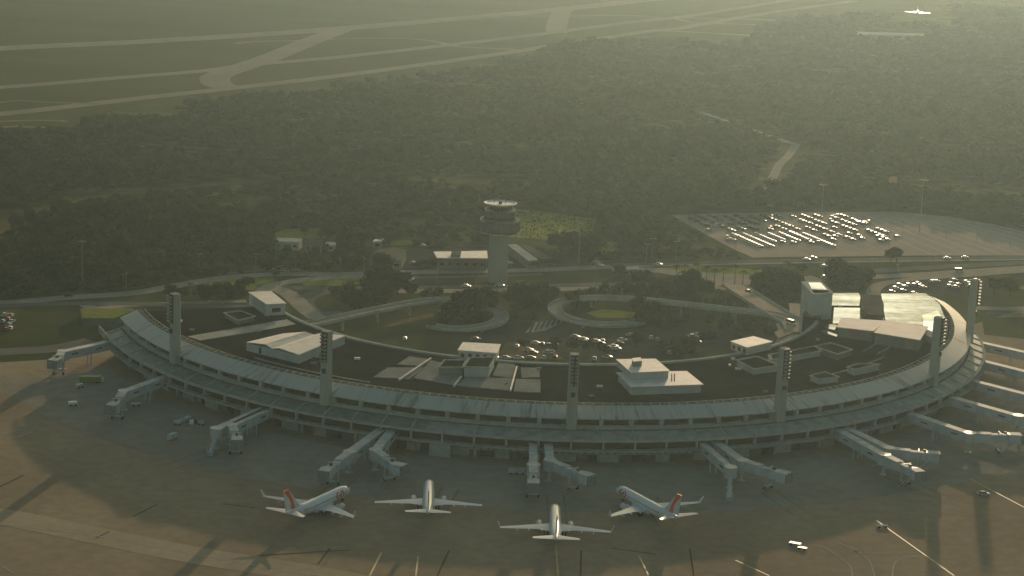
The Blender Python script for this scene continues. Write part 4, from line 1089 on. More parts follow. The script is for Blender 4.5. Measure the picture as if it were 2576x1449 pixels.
VM = {c: car_mesh(c, True) for c in ('white', 'silver')}
NCAR = 0
def car(p, rz, colour, label, group=None, van=False, z=0.1, name='car', cat='car'):
    global NCAR
    NCAR += 1
    o = bpy.data.objects.new(name, (VM if van else CM)[colour]); COL.objects.link(o)
    o.location = (p.x, p.y, z); o.rotation_euler.z = rz
    return tag(o, label, cat, group)
random.seed(21)
def ang(p, q):
    a, b2 = G(*p), G(*q); return math.atan2(b2.y - a.y, b2.x - a.x)
# cars on the roads
for u, v, rz, c, lb, z in ((172, 745, ang((0, 763), (330, 738)), 'black', 'dark car with a lit roof on the far left road', .15),
                        (481, 716, ang((440, 720), (560, 700)), 'silver', 'silver car on the left road before the fork', .15),
                        (1173, 722, 0, 'white', 'left one of two bright cars on the road before the tower', .17),
                        (1257, 720, 0, 'white', 'right one of two bright cars on the road before the tower', .17),
                        (1032, 706, 1.0, 'white', 'single bright car left of the tower road', .15),
                        (1656, 667, 0, 'white', 'bright car at the start of the highway', .15), (2030, 655, 0, 'white', 'front car of the bright pair on the highway', .15),
                        (2046, 651, 0, 'silver', 'rear car of the bright pair on the highway', .15), (2383, 652, 0, 'silver', 'left one of two silver cars far right on the highway', .15),
                        (2428, 650, 0, 'silver', 'right one of two silver cars far right on the highway', .15),
                        (1884, 736, -.95, 'black', 'dark car on the straight raised road', 7.0), (2075, 699, .3, 'white', 'bright car above the tall service core', .15),
                        (2074, 672, .3, 'white', 'upper small bright car in the trees beside the highway', .15), (2088, 664, .3, 'silver', 'topmost small car in the trees beside the highway', .15),
                        (2474, 1246, 0, 'silver', 'small pale car on the sunlit apron at the right', .1)):
    car(G(u, v, z), rz, c, lb, z=z)
car(G(1990, 816, 7.4), -1.0, 'white', 'bright white van on the sunlit drop-off deck', van=True, z=7.4)
car(G(2412, 685), .1, 'silver', 'box van on the lower highway at the right', van=True, z=.17)
car(G(1387, 671), 0, 'grey', 'dull grey car on the road right of the tower', z=.15)
car(G(1510, 672), 0, 'silver', 'small pale car just left of the roadside shelter', z=.15)
car(G(2546, 943), .1, 'white', 'white van parked between the right boarding bridges', van=True)
car(G(1280, 664), .2, 'white', 'bright car parked at the right foot of the tower')
car(G(1272, 656), 1.2, 'silver', 'silver car behind the bright one at the tower foot')
car(G(1040, 665), .3, 'silver', 'pale car beside the dark-roofed house')
car(G(1060, 620), .3, 'silver', 'pale car in the yard above the dark-roofed house')
for k, (u, v) in enumerate(((690, 684), (716, 684), (744, 683))):
    car(G(u, v), 0.05, 'silver', ('left', 'middle', 'right')[k] + ' one of three pale cars on the left road below the brown scrub', 'three pale cars on the left road', z=.15)
car(G(566, 734), -.5, 'white', 'white car on the lawn edge left of the roof tower room')
car(G(555, 730), -.4, 'silver', 'silver car touching the white car left of the roof tower room')
# courtyard cars
CY_ = [(1243, 918 - 3), (1275, 917), (1306, 917), (1337, 917), (1370, 916), (1398, 915), (1342, 903), (1391, 902), (1382, 889), (1332, 883), (1342, 889), (1302, 874), (1383, 871), (1394, 869),
       (1497, 905), (1530, 901), (1470, 856), (1475, 862), (1502, 861), (1512, 866), (1518, 860), (1535, 878), (1546, 874), (1553, 880), (1560, 866), (1568, 858), (1676, 884), (1686, 890), (1690, 880),
       (1697, 884), (1702, 876), (1694, 868), (1745, 848), (1750, 855), (1757, 845), (1754, 862), (1450, 850), (1020, 855), (1200, 856), (1350, 866), (1366, 868), (1655, 857), (1640, 852), (1590, 846)]
WORDS = ['first', 'second', 'third', 'fourth', 'fifth', 'sixth', 'seventh', 'eighth', 'ninth', 'tenth', 'eleventh', 'twelfth', 'thirteenth', 'fourteenth']
for k, (u, v) in enumerate(CY_):
    c = ['white', 'silver', 'white', 'grey', 'white', 'black', 'silver'][k % 7]
    if v > 895 and u < 1460: lb = WORDS[min(13, k)] + ' car of the bright row behind the roof edge near the middle mast'
    elif u < 1420: lb = 'bright %s car in the courtyard left of the middle mast' % c
    elif u < 1600: lb = '%s car in the centre of the courtyard car park' % c
    elif u < 1710: lb = '%s car in the glinting cluster right of the courtyard centre' % c
    else: lb = '%s car in the far right cluster of the courtyard' % c
    vv = v - 14 if (v > 895 and u < 1460) else v
    car(G(u - 2, vv, .1), random.choice((.1, .2, 1.5)) + random.uniform(-.1, .1), c, lb, lb if 'first' not in lb else None)
# car park behind the small loop on the right
for k, (u, v) in enumerate(((2243, 737), (2252, 728), (2275, 724), (2285, 719), (2300, 720), (2309, 716), (2315, 722), (2322, 726), (2298, 741), (2346, 711), (2356, 711), (2392, 716), (2404, 725), (2410, 719), (2430, 712), (2438, 716),
                            (2446, 711), (2452, 716), (2441, 722), (2455, 708), (2400, 708), (2388, 723), (2500, 720), (2529, 716), (2270, 734), (2262, 720))):
    c = ['silver', 'white', 'white', 'grey', 'white', 'silver', 'black'][k % 7]
    lb = '%s car in the small car park behind the right end of the terminal' % c
    car(G(u, v), random.uniform(.2, .5), c, lb, lb)
# large car park: rows run down to the right
ra = ang((2191, 543), (2454, 640))
rowdir = Vector((math.cos(ra), math.sin(ra), 0))
def inside(p, P_):
    x, y = p[0], p[1]; c = False; n = len(P_)
    j = n - 1
    for i in range(n):
        xi, yi = P_[i][0], P_[i][1]; xj, yj = P_[j][0], P_[j][1]
        if (yi > y) != (yj > y) and x < (xj - xi) * (y - yi) / (yj - yi) + xi: c = not c
        j = i
    return c
LW = [G(*p) for p in LOTP]
cnt = 0
for row in range(13):
    u0 = 1722 + row * 33; v0 = 545
    base = G(u0, v0)
    for s in range(16):
        if random.random() > (.72 if s < 7 else .42) or s > 11 and row < 4: continue
        p = base + rowdir * (s * 4.2 + random.uniform(-.4, .4))
        if not inside(p, LW): continue
        c = random.choice(('grey', 'grey', 'black', 'black', 'grey', 'silver', 'black', 'grey'))
        lb = '%s car in row %s at the back of the large car park' % (c, WORDS[min(row, 13)])
        car(p, ra + PI / 2 + random.uniform(-.05, .05), c, lb.replace('row ' + WORDS[min(row, 13)], 'the ' + WORDS[min(row, 13)] + ' row'), lb)
        cnt += 1
for row in range(7):
    base = G((1845, 1873, 1903, 1936, 1963, 1990, 2024)[row], (593, 593, 592, 592, 590, 589, 592)[row])
    for s in range((12, 12, 8, 6, 8, 8, 12)[row]):
        p = base + rowdir * (s * 2.9)
        lb = 'white car in the %s short bright row of the large car park' % WORDS[row]
        car(p, ra + PI / 2, 'white' if row != 5 else 'silver', lb, lb)
for k, (u, v) in enumerate(((1800, 570), (1829, 598), (1835, 605), (1850, 608), (2155, 562), (2175, 563), (2185, 560), (1939, 575), (2015, 557), (2022, 560), (1942, 547), (1990, 543), (2105, 544), (2090, 556), (1780, 582))):
    lb = 'bright car standing apart in the large car park'
    car(G(u, v), random.uniform(0, 3), random.choice(('white', 'silver')), lb, lb)
for k, (u, v) in enumerate(((1968, 612), (1995, 613), (2040, 613), (2060, 612), (2100, 598), (2130, 600), (2145, 606), (2168, 603), (2095, 606), (2208, 598), (2222, 602), (2232, 606), (2160, 596), (2215, 608))):
    lb = 'grey car in the middle groups of the large car park'
    car(G(u, v), ra + PI / 2, 'grey', lb, lb)

# ------------------------------------------------------------------ ground equipment
def box_vehicle(name, loc, rz, size, mt, label, cat, cabin=True, group=None):
    r = empty(name, (loc.x, loc.y, 0), rz, label, cat, group)
    l, w, h = size
    mb = MB(); mb.box((0, 0, .55 + (h - .55) / 2), (l, w, h - .55)); mb.box((0, 0, .5), (l + .3, w * .9, .25)); mb.build('body', mt, r)
    if cabin:
        mb = MB(); mb.box((l / 2 + .55, 0, .95), (1.1, w * .9, 1.1)); mb.box((l / 2 + .45, 0, 1.7), (.7, w * .8, .4)); mb.build('cab', M['steel'], r)
    mb = MB()
    for x in (-l * .3, l * .3):
        for s in (-1, 1):
            mb.loft([[(x + .35 * math.cos(2 * PI * i / 10), s * w * .45 + d, .35 + .35 * math.sin(2 * PI * i / 10)) for i in range(10)] for d in (-.12, .12)])
    mb.build('wheels', M['tyre'], r)
    return r
box_vehicle('green_truck', G(228, 962), .15, (8, 2.6, 2.6), M['green_v'], 'dull green truck in the shade left of the terminal', 'truck')
box_vehicle('white_tug', G(183, 1020), .4, (3.2, 2.0, 1.5), M['car_white'], 'small white tug in shade between the left boarding bridges', 'tug', False)
box_vehicle('baggage_cart', G(200, 976), .9, (3, 1.6, 1.6), M['car_silver'], 'small grey cart near the dull green truck', 'cart', False)
box_vehicle('baggage_cart', G(342, 1021), .3, (3.4, 1.6, 1.1), M['car_silver'], 'flat pale cart right of the second bridge', 'cart', False)
for k, (u, v, m_) in enumerate(((447, 1068, 'wall_w'), (460, 1064, 'car_silver'), (472, 1058, 'wall_w'), (482, 1068, 'car_white'), (497, 1064, 'car_grey'), (508, 1069, 'car_silver'))):
    box_vehicle('baggage_cart', G(u, v), .2 + k * .5, (2.6, 1.6, 1.5), M[m_], WORDS[k] + ' cart from the left in the cluster beside the stair stub', 'cart', False, 'carts clustered beside the stair stub')
box_vehicle('stair_truck', G(433, 1106), 1.2, (4, 1.8, 2.2), M['wall_w'], 'pale service vehicle standing alone below the cart cluster', 'service vehicle')
box_vehicle('baggage_cart', G(1290, 1192), .1, (3, 1.8, 1.9), M['wall_w'], 'left one of two pale boxes behind the middle bridge', 'container', False)
box_vehicle('baggage_cart', G(1308, 1192), .1, (3, 1.8, 1.9), M['wall_w'], 'right one of two pale boxes behind the middle bridge', 'container', False)
box_vehicle('cargo_loader', G(2219, 1327), .1, (3.6, 1.3, .8), M['wall_w'], 'low white loader lying on the sunlit apron at the right', 'loader', False)
box_vehicle('tow_tractor', G(2000, 1372), -.4, (3.6, 1.6, .9), M['car_silver'], 'small white tractor at the edge of the terminal shadow', 'tractor', False)
box_vehicle('tow_dolly', G(2018, 1382), -.4, (2.6, 1.4, .7), M['car_silver'], 'white dolly just behind the small tractor', 'dolly', False)
for k, (u, v, c) in enumerate(((12, 795, 'white'), (28, 797, 'silver'), (20, 806, 'red'), (30, 812, 'white'), (22, 820, 'silver'), (26, 829, 'white'), (16, 832, 'red'), (8, 812, 'silver'))):
    car(G(u, v), 1.3 + .2 * (k % 3), c, '%s car, %s in the tight group at the far left edge' % (c, WORDS[k]), 'cars parked in a tight group at the left edge')
mb = MB(); mb.bar(G(250, 828, 1.5), G(262, 842, 1.5), .6, 3.0); tag(mb.build('barrier_wall', M['conc_l']), 'short pale barrier near the left end of the terminal', 'barrier')

# ------------------------------------------------------------------ light poles
def make_pole(h, heads, name, arm=2.5):
    r = empty(name, (0, 0, 0))
    mb = MB(); mb.cyl((0, 0), .26 if h > 20 else .14, 0, h, 8, .12 if h > 20 else .07); mb.build('pole', M['pole'], r)
    mb = MB()
    for k in range(heads):
        a = 2 * PI * k / heads
        mb.bar((0, 0, h), (arm * math.cos(a), arm * math.sin(a), h + .2), .15, .15)
        mb.box((arm * math.cos(a), arm * math.sin(a), h + .15), (.9, .4, .2), a)
    mb.build('lamp_head', M['pole'], r)
    return r
hp = make_pole(30, 6, 'high_mast_light', 2.4)
for k, (u, v, lb) in enumerate(((2062, 598, 'tall light mast standing in the middle of the large car park'), (2313, 583, 'tall light mast at the right of the large car park'),
                                (207, 728, 'tall light mast among the trees on the left'), (1497, 778, 'tall light mast inside the right loop ramp'), (1455, 672, 'tall light mast behind the dark clump right of the tower'))):
    o = hp if k == 0 else copy_tree(hp)
    p = G(u, v); o.location = (p.x, p.y, 0)
    if k >= 2: o.scale = (.8, .8, .75)
    tag(o, lb, 'light mast', 'tall light masts')
sp = make_pole(10, 2, 'street_lamp', 1.4)
SPX = [(318, 742), (500, 690), (643, 690), (704, 722), (760, 745), (855, 705), (915, 700), (1100, 730), (1195, 745), (1305, 760), (1640, 648), (1625, 662), (1700, 655), (1850, 640), (1790, 585),
       (2235, 625), (2270, 600), (2380, 600), (2456, 612), (2195, 700), (2255, 716), (2342, 690), (2010, 610), (1935, 560), (2540, 620)]
SLB = ['on the left road', 'above the fork of the left road', 'by the brown scrub', 'by the left drop-off road', 'beside the left loop road', 'on the lit narrow lawn', 'at the end of the lit narrow lawn', 'below the road left of the tower',
       'under the bright pair of cars', 'beside the big round tree', 'above the start of the highway', 'at the start of the highway', 'where the highway meets the car park', 'at the near corner of the large car park', 'at the left corner of the large car park',
       'near the highway in the large car park', 'in the open part of the large car park', 'far right in the open car park', 'near the right edge of the car park', 'on the slip road bend', 'inside the slip road bend', 'on the slip road at the right', 'in the short bright rows of cars',
       'among the parked cars at the back', 'at the right edge of the car park']
for k, (u, v) in enumerate(SPX):
    o = sp if k == 0 else copy_tree(sp)
    p = G(u, v); o.location = (p.x, p.y, 0); o.rotation_euler.z = random.uniform(0, 3)
    tag(o, 'thin street lamp ' + SLB[k], 'street lamp', 'street lamps')

# ------------------------------------------------------------------ trees
def crown_mesh(name, rx, ry, rz, z0, n, leaf, mt, seed, lumps=7, core=True):
    """Crown of many leaf clumps spread round several lobes, over a broken dark core."""
    rg = random.Random(seed)
    lob = []
    for k in range(lumps):
        a = rg.uniform(0, 2 * PI); rr = rg.uniform(.15, .62)
        lob.append((rr * rx * math.cos(a), rr * ry * math.sin(a), z0 + rz * rg.uniform(.35, 1.25), rg.uniform(.38, .6)))
    mb = MB()
    vs = []; fs = []
    for k in range(n):
        lx, ly, lz, ls = lob[rg.randrange(lumps)]
        d = Vector((rg.gauss(0, 1), rg.gauss(0, 1), rg.gauss(0, 1))).normalized()
        q = rg.uniform(.72, 1.08)
        c = Vector((lx + d.x * rx * ls * q, ly + d.y * ry * ls * q, lz + d.z * rz * ls * q))
        if c.z < z0 - rz * .25: continue
        nrm = (d + Vector((rg.uniform(-.7, .7), rg.uniform(-.7, .7), rg.uniform(-.3, .9)))).normalized()
        t = nrm.cross(Vector((0, 0, 1))); t = t.normalized() if t.length > .01 else Vector((1, 0, 0))
        b2 = nrm.cross(t); s = leaf * rg.uniform(.6, 1.3)
        i0 = len(vs)
        vs += [c - t * s, c - b2 * s * .8, c + t * s, c + b2 * s * .8]
        fs.append([i0, i0 + 1, i0 + 2, i0 + 3])
    if core:
        for lx, ly, lz, ls in lob:
            m_ = 6
            i0 = len(vs)
            vs += [Vector((lx, ly, lz + rz * ls * .7)), Vector((lx, ly, lz - rz * ls * .7))]
            for j in range(m_):
                a = 2 * PI * j / m_
                vs.append(Vector((lx + rx * ls * .72 * math.cos(a), ly + ry * ls * .72 * math.sin(a), lz + rg.uniform(-.2, .2) * rz)))
            for j in range(m_):
                fs.append([i0, i0 + 2 + j, i0 + 2 + (j + 1) % m_]); fs.append([i0 + 1, i0 + 2 + (j + 1) % m_, i0 + 2 + j])
    me = bpy.data.meshes.new(name); me.from_pydata(vs, [], fs); me.materials.append(mt); me.update()
    return me
def trunk_mesh(name, h, r, seed, spread=2.0):
    rg = random.Random(seed); mb = MB()
    mb.cyl((0, 0), r, 0, h, 8, r * .6)
    for k in range(5):
        a = 2 * PI * k / 5 + rg.uniform(-.4, .4); z = h * rg.uniform(.7, 1.0)
        mb.bar((0, 0, z), (spread * math.cos(a), spread * math.sin(a), z + spread * rg.uniform(.5, 1.1)), r * .6, r * .6)
    return mb.mesh(name, M['bark'])
CRW = [crown_mesh('crown_mesh', 4.4, 4.4, 3.2, 2.6, 1500, .42, M['leaf2'], 1, lumps=11), crown_mesh('crown_mesh', 4.7, 4.1, 3.4, 2.8, 1500, .45, M['leaf'], 2, lumps=11), crown_mesh('crown_mesh', 4.0, 4.3, 2.8, 2.8, 1000, .36, M['leaf3'], 3, lumps=9)]
TRK = [trunk_mesh('trunk_mesh', 2.9, .3, k) for k in range(3)]
BIG = crown_mesh('crown_mesh', 8.5, 8.5, 5.4, 2.4, 6000, .5, M['leaf2'], 9, lumps=22)
def tree(u, v, s, kind, label, sz=1.0, cat='tree', group=None, name='broadleaf_tree'):
    p = G(u, v)
    r = empty(name, (p.x, p.y, 0), random.uniform(0, 6), label, cat, group)
    r.scale = (s, s, s * sz)
    for nm, me in (('crown', BIG if kind == 'big' else CRW[kind]), ('trunk', TRK[0 if kind == 'big' else kind])):
        o = bpy.data.objects.new(nm, me); COL.objects.link(o); o.parent = r
    return r
tree(1312, 782, 1.2, 'big', 'huge dark domed tree on the near side of the road right of the tower', 1.0)
tree(1617, 722, .85, 1, 'dark square-topped tree standing alone on the plaza', 1.25, name='broadleaf_tree')
tree(1632, 724, .8, 0, 'dark tree fused with the square-topped plaza tree on its right', 1.25)
tree(1602, 724, .8, 0, 'dark tree fused with the square-topped plaza tree on its left', 1.2)
for u, v, s, k, lb in ((965, 700, 1.5, 0, 'tall dark tree left of the two road cars, upper one'), (955, 735, 1.7, 1, 'largest dark tree in the clump left of the tower road'), (1000, 740, 1.5, 0, 'dark tree at the right of the clump left of the tower road'),
                       (925, 745, 1.3, 0, 'dark tree at the left of the clump above the left ramp'), (975, 752, 1.4, 2, 'lower brownish tree of the clump above the left ramp'), (1030, 748, 1.0, 0, 'low dark tree between the clump and the road'),
                       (856, 680, 1.3, 2, 'brown bare-looking tree above the lit narrow lawn'), (826, 615, 1.35, 0, 'dark round tree between the small white and grey buildings'), (768, 592, .6, 0, 'small dark tree beside the grey house'),
                       (1430, 640, 1.5, 0, 'left part of the dark clump right of the sheds'), (1462, 645, 1.6, 1, 'middle tree of the dark clump right of the sheds'), (1488, 642, 1.6, 0, 'right tree of the dark clump, in front of the meadow'), (1400, 636, 1.3, 1, 'leftmost tree of the dark clump right of the sheds'),
                       (1160, 800, 1.4, 0, 'left tree inside the left spiral ramp'), (1195, 798, 1.5, 1, 'middle tree inside the left spiral ramp'), (1225, 790, 1.2, 0, 'right tree inside the left spiral ramp'), (1215, 770, 1.1, 0, 'upper tree inside the left spiral ramp'),
                       (880, 750, 1.0, 2, 'brownish small tree on the green left of the left ramp'), (845, 755, .9, 2, 'small olive tree inside the left loop road'),
                       (1690, 742, 1.3, 1, 'left tree of the green bank above the right ramp'), (1730, 745, 1.5, 0, 'second tree of the green bank above the right ramp'), (1650, 750, 1.1, 0, 'low tree just above the right spiral ramp'), (1770, 752, 1.3, 1, 'right tree of the green bank above the right ramp'), (1700, 755, 1.2, 0, 'lower tree of the green bank above the right ramp'),
                       (1600, 798, 1.2, 1, 'dark tree at the right inside the right spiral ramp'), (1640, 802, 1.1, 0, 'dark tree just right of the right spiral ramp'), (1440, 775, .9, 0, 'small tree in the left of the right spiral ramp'), (1460, 765, .8, 1, 'small tree at the top inside the right spiral ramp'),
                       (1925, 745, 1.3, 1, 'left tree between the raised road and the service core'), (1960, 752, 1.5, 0, 'middle tree between the raised road and the service core'), (1995, 745, 1.4, 1, 'right tree left of the service core'), (1985, 725, 1.3, 0, 'upper tree left of the service core'), (1940, 722, 1.1, 1, 'upper tree beside the raised road'),
                       (2100, 720, 1.4, 1, 'left tree behind the metal roofs'), (2130, 722, 1.5, 0, 'middle tree behind the metal roofs'), (2165, 725, 1.4, 1, 'right tree behind the metal roofs'), (2105, 695, 1.3, 0, 'tree below the highway beside the white car'), (2255, 660, 1.0, 0, 'dark round tree between the highway and the open car park'),
                       (2240, 660, .8, 1, 'small tree left of the round tree by the highway'), (1895, 872 - 30, .9, 2, 'dry tree right end of the courtyard'), (1400, 880, .7, 2, 'dry bush-like tree behind the roof edge by the middle mast'), (1440, 885, .8, 2, 'dry tree just right of the middle mast'), (1480, 890, .8, 2, 'dry tree in the row behind the middle roof'),
                       (1520, 895, .7, 1, 'olive tree left of the two-tier roof room'), (1320, 880, .7, 2, 'dry tree beside the bright row of courtyard cars'), (1600, 875, .9, 2, 'dry tree behind the two-tier roof room'), (1740, 880, .9, 2, 'dry tree in the right of the courtyard'), (1780, 870, .9, 1, 'olive tree in the right of the courtyard'),
                       (1660, 835, .8, 1, 'olive tree in the middle of the court'), (430, 752, .8, 0, 'small round tree left of the leftmost mast top'), (457, 752, .8, 0, 'small round tree right of the leftmost mast top'), (625, 722, .7, 1, 'small tree above the roof tower room'), (520, 760, 1.0, 0, 'bushy tree behind the left flat roof'),
                       (560, 757, 1.0, 1, 'second bushy tree behind the left flat roof'), (600, 752, .9, 0, 'third bushy tree behind the left flat roof'), (730, 690, .7, 2, 'thin brown tree at the left drop-off road'), (690, 700, .6, 2, 'thin brown tree on the yellow lawn'),
                       (2020, 690, .7, 0, 'small tree on the lawn below the highway'), (1560, 700, .8, 1, 'small tree below the roadside shelter'), (2540, 745, 1.2, 1, 'tree at the right edge behind the last mast'), (2500, 740, 1.1, 2, 'brown tree behind the last mast'), (1745, 780, .9, 0, 'tree just below the right ramp'), (1830, 800, 1.0, 1, 'tree below the right ramp near the deck'), (1790, 790, .9, 0, 'middle tree below the right ramp'),
                       (1300, 800, .8, 0, 'small tree between the two spiral ramps'), (1340, 815, .6, 2, 'small dry tree above the courtyard cars')):
    tree(u, v, s, k, lb, random.uniform(.85, 1.15))
# palms on the lawn below the highway
pm = MB()
rg = random.Random(5)
for k in range(16):
    a = 2 * PI * k / 16 + rg.uniform(-.1, .1); el = rg.uniform(.2, .9); prev = Vector((0, 0, 9.0))
    for j in range(4):
        q = prev + Vector((math.cos(a) * .62, math.sin(a) * .62, .45 * el - j * .28))
        pm.bar(prev, q, .5 - j * .08, .05); prev = q
palm_crown = pm.mesh('palm_crown_mesh', M['leaf2'])
pt = MB(); pt.cyl((0, 0), .22, 0, 9.1, 8, .15); palm_trunk = pt.mesh('palm_trunk_mesh', M['bark'])
PLX = [(1700, 712), (1722, 708), (1742, 716), (1752, 712), (1775, 720), (1797, 716), (1818, 722), (1848, 716), (1868, 722), (1898, 720), (1925, 712), (1962, 715), (1978, 708), (1992, 709), (2008, 709)]
PLO = ['first', 'second', 'third', 'fourth', 'fifth', 'sixth', 'seventh', 'eighth', 'ninth', 'tenth', 'eleventh', 'twelfth', 'thirteenth', 'fourteenth', 'fifteenth']
for k, (u, v) in enumerate(PLX):
    p = G(u, v); r = empty('palm_tree', (p.x, p.y, 0), k * 1.3, PLO[k] + ' slim palm from the left on the brown plaza below the highway', 'palm tree', 'slim palms on the plaza')
    r.scale = (1, 1, random.uniform(.8, 1.1))
    for nm, me in (('crown', palm_crown), ('trunk', palm_trunk)):
        o = bpy.data.objects.new(nm, me); COL.objects.link(o); o.parent = r

# ---- the woods: one mass of thousands of trees
TPL = []
for k, (rx, rz, mt, n) in enumerate(((4.6, 3.4, 'leaf', 260), (4.0, 4.2, 'leaf', 240), (5.2, 3.0, 'leaf2', 280), (3.6, 3.0, 'leaf4', 220), (4.4, 5.2, 'leaf2', 260))):
    me = crown_mesh('wood_crown', rx, rx * .95, rz, 4.0, n, .75, M[mt], 30 + k, lumps=6)
    TPL.append(bpy.data.objects.new('wood_crown', me))
WOOD = [(-900, 760), (-900, 390), (0, 356), (180, 342), (215, 318), (350, 283), (560, 270), (720, 252), (860, 220), (1065, 203), (1192, 182), (1275, 162), (1325, 146), (1492, 114), (1717, 112), (1833, 121), (1890, 112), (1900, 82),
        (1934, 59), (2133, 47), (2260, 42), (2360, 30), (2360, -30), (3600, -30), (3600, 640), (2640, 590), (2500, 563), (2390, 543), (2250, 530), (2050, 530), (1850, 533), (1672, 536), (1712, 572), (1772, 606), (1812, 632), (1850, 654),
        (1800, 655), (1600, 660), (1560, 655), (1568, 604), (1540, 600), (1506, 584), (1505, 550), (1420, 537), (1330, 525), (1262, 525), (1255, 600), (1230, 616), (1070, 622), (1050, 600), (1040, 603), (985, 603), (975, 620), (930, 628), (900, 640),
        (860, 640), (850, 600), (870, 578), (820, 570), (720, 574), (690, 584), (680, 620), (690, 645), (520, 650), (410, 668), (392, 700), (396, 718), (330, 730), (170, 742), (0, 752)]
WW = [G(*p) for p in WOOD]
def seg_near(p, path, r):
    for i in range(0, len(path) - 1):
        ax, ay, bx, by = path[i].x, path[i].y, path[i + 1].x, path[i + 1].y
        dx, dy = bx - ax, by - ay; l2 = dx * dx + dy * dy or 1
        t = max(0, min(1, ((p[0] - ax) * dx + (p[1] - ay) * dy) / l2))
        if (ax + dx * t - p[0]) ** 2 + (ay + dy * t - p[1]) ** 2 < r * r: return True
    return False
CLEAR = [[G(*q) for q in pl] for pl in ([(-40, 545), (160, 512), (260, 520), (150, 560), (0, 600)], [(500, 470), (700, 450), (760, 462), (560, 482)], [(1190, 440), (1250, 446), (1240, 470), (1180, 466)], [(1960, 420), (2010, 370), (2020, 400), (1960, 480), (1900, 500), (1850, 500), (1900, 474)], [(1740, 270), (2010, 350), (2020, 372), (1990, 372), (1750, 292)], [(2480, 470), (2600, 480), (2600, 500), (2500, 490)], [(2250, 18), (2390, 18), (2400, 66), (2230, 66)], [(2155, 338), (2240, 338), (2240, 366), (2155, 366)], [(1055, 443), (1085, 443), (1085, 462), (1055, 460)], [(1780, 470), (1830, 474), (1826, 492), (1780, 492)])] + [[G(*q) for q in pl] for pl in ([(-300, 570), (0, 548), (60, 532), (150, 525), (165, 545), (100, 566), (30, 580), (-300, 600)], [(2228, 466), (2232, 442), (2262, 442), (2264, 466)], [(2145, 104), (2150, 74), (2340, 78), (2335, 108)], [(2022, 206), (2026, 180), (2155, 168), (2155, 204)], [(1822, 492), (1830, 474), (1945, 480), (1935, 494)])]
rg = random.Random(77)
from mathutils import noise as mnoise
tracks = [(p_, w_ + 5) for p_, w_ in ROADS if min(q.y for q in p_) > 930]
pts = []; att = []
y_ = 860.0
while y_ < 2900:
    step = 5.2 * (1 + (y_ - 860) / 2600)
    xm = y_ * .275 + 70
    x_ = -xm
    while x_ < xm:
        px_, py_ = x_ + rg.uniform(-.45, .45) * step, y_ + rg.uniform(-.45, .45) * step
        x_ += step
        if not inside((px_, py_), WW): continue
        nv = mnoise.noise(Vector((px_ * .012, py_ * .012, 0))) + .5 * mnoise.noise(Vector((px_ * .04, py_ * .04, 3)))
        if nv < -.40 and rg.random() < .85: continue
        if any(inside((px_, py_), c) for c in CLEAR): continue
        if any(seg_near((px_, py_), p_, w_) for p_, w_ in tracks): continue
        if rg.random() < .015: nv += .6            # an emergent crown
        s = (step / 6.6) * max(.35, .98 + .65 * nv + rg.uniform(-.28, .3))
        pts.append((px_, py_, -.6)); att.append((s, min(1.0, s) / s * max(.3, .5 + rg.random() * .32 + .8 * nv), rg.uniform(0, 6.28), min(4, int(rg.random() * 3.2 + (1.3 if nv > .1 else 0)))))
    y_ += step
me = bpy.data.meshes.new('forest'); me.from_pydata(pts, [], []); me.update()
for nm, tp in (('sxy', 'FLOAT'), ('sz', 'FLOAT'), ('rot', 'FLOAT'), ('kind_index', 'INT')):
    a = me.attributes.new(nm, tp, 'POINT')
    j = ('sxy', 'sz', 'rot', 'kind_index').index(nm)
    a.data.foreach_set('value', [t[j] for t in att])
wood = bpy.data.objects.new('forest', me); COL.objects.link(wood)
tag(wood, 'wide hazy forest of mixed olive green trees behind the terminal', 'forest', kind='stuff')
ng = bpy.data.node_groups.new('scatter_trees', 'GeometryNodeTree')
ng.interface.new_socket('Geometry', in_out='INPUT', socket_type='NodeSocketGeometry'); ng.interface.new_socket('Geometry', in_out='OUTPUT', socket_type='NodeSocketGeometry')
n_in = ng.nodes.new('NodeGroupInput'); n_out = ng.nodes.new('NodeGroupOutput')
join = ng.nodes.new('GeometryNodeJoinGeometry')
for t in TPL:
    oi = ng.nodes.new('GeometryNodeObjectInfo'); oi.inputs['Object'].default_value = t; oi.inputs['As Instance'].default_value = True
    ng.links.new(oi.outputs['Geometry'], join.inputs[0])
iop = ng.nodes.new('GeometryNodeInstanceOnPoints'); iop.inputs['Pick Instance'].default_value = True
def attr(nm, tp):
    n_ = ng.nodes.new('GeometryNodeInputNamedAttribute'); n_.data_type = tp; n_.inputs['Name'].default_value = nm; return n_
ai, ax_, az_, ar_ = attr('kind_index', 'INT'), attr('sxy', 'FLOAT'), attr('sz', 'FLOAT'), attr('rot', 'FLOAT')
cx_ = ng.nodes.new('ShaderNodeCombineXYZ'); cr_ = ng.nodes.new('ShaderNodeCombineXYZ'); mu = ng.nodes.new('ShaderNodeMath'); mu.operation = 'MULTIPLY'
ng.links.new(ax_.outputs[0], mu.inputs[0]); ng.links.new(az_.outputs[0], mu.inputs[1])
ng.links.new(ax_.outputs[0], cx_.inputs[0]); ng.links.new(ax_.outputs[0], cx_.inputs[1]); ng.links.new(mu.outputs[0], cx_.inputs[2]); ng.links.new(ar_.outputs[0], cr_.inputs[2])
ng.links.new(n_in.outputs[0], iop.inputs['Points']); ng.links.new(join.outputs[0], iop.inputs['Instance']); ng.links.new(ai.outputs[0], iop.inputs['Instance Index'])
ng.links.new(cx_.outputs[0], iop.inputs['Scale']); ng.links.new(cr_.outputs[0], iop.inputs['Rotation']); ng.links.new(iop.outputs[0], n_out.inputs[0])
md = wood.modifiers.new('scatter', 'NODES'); md.node_group = ng
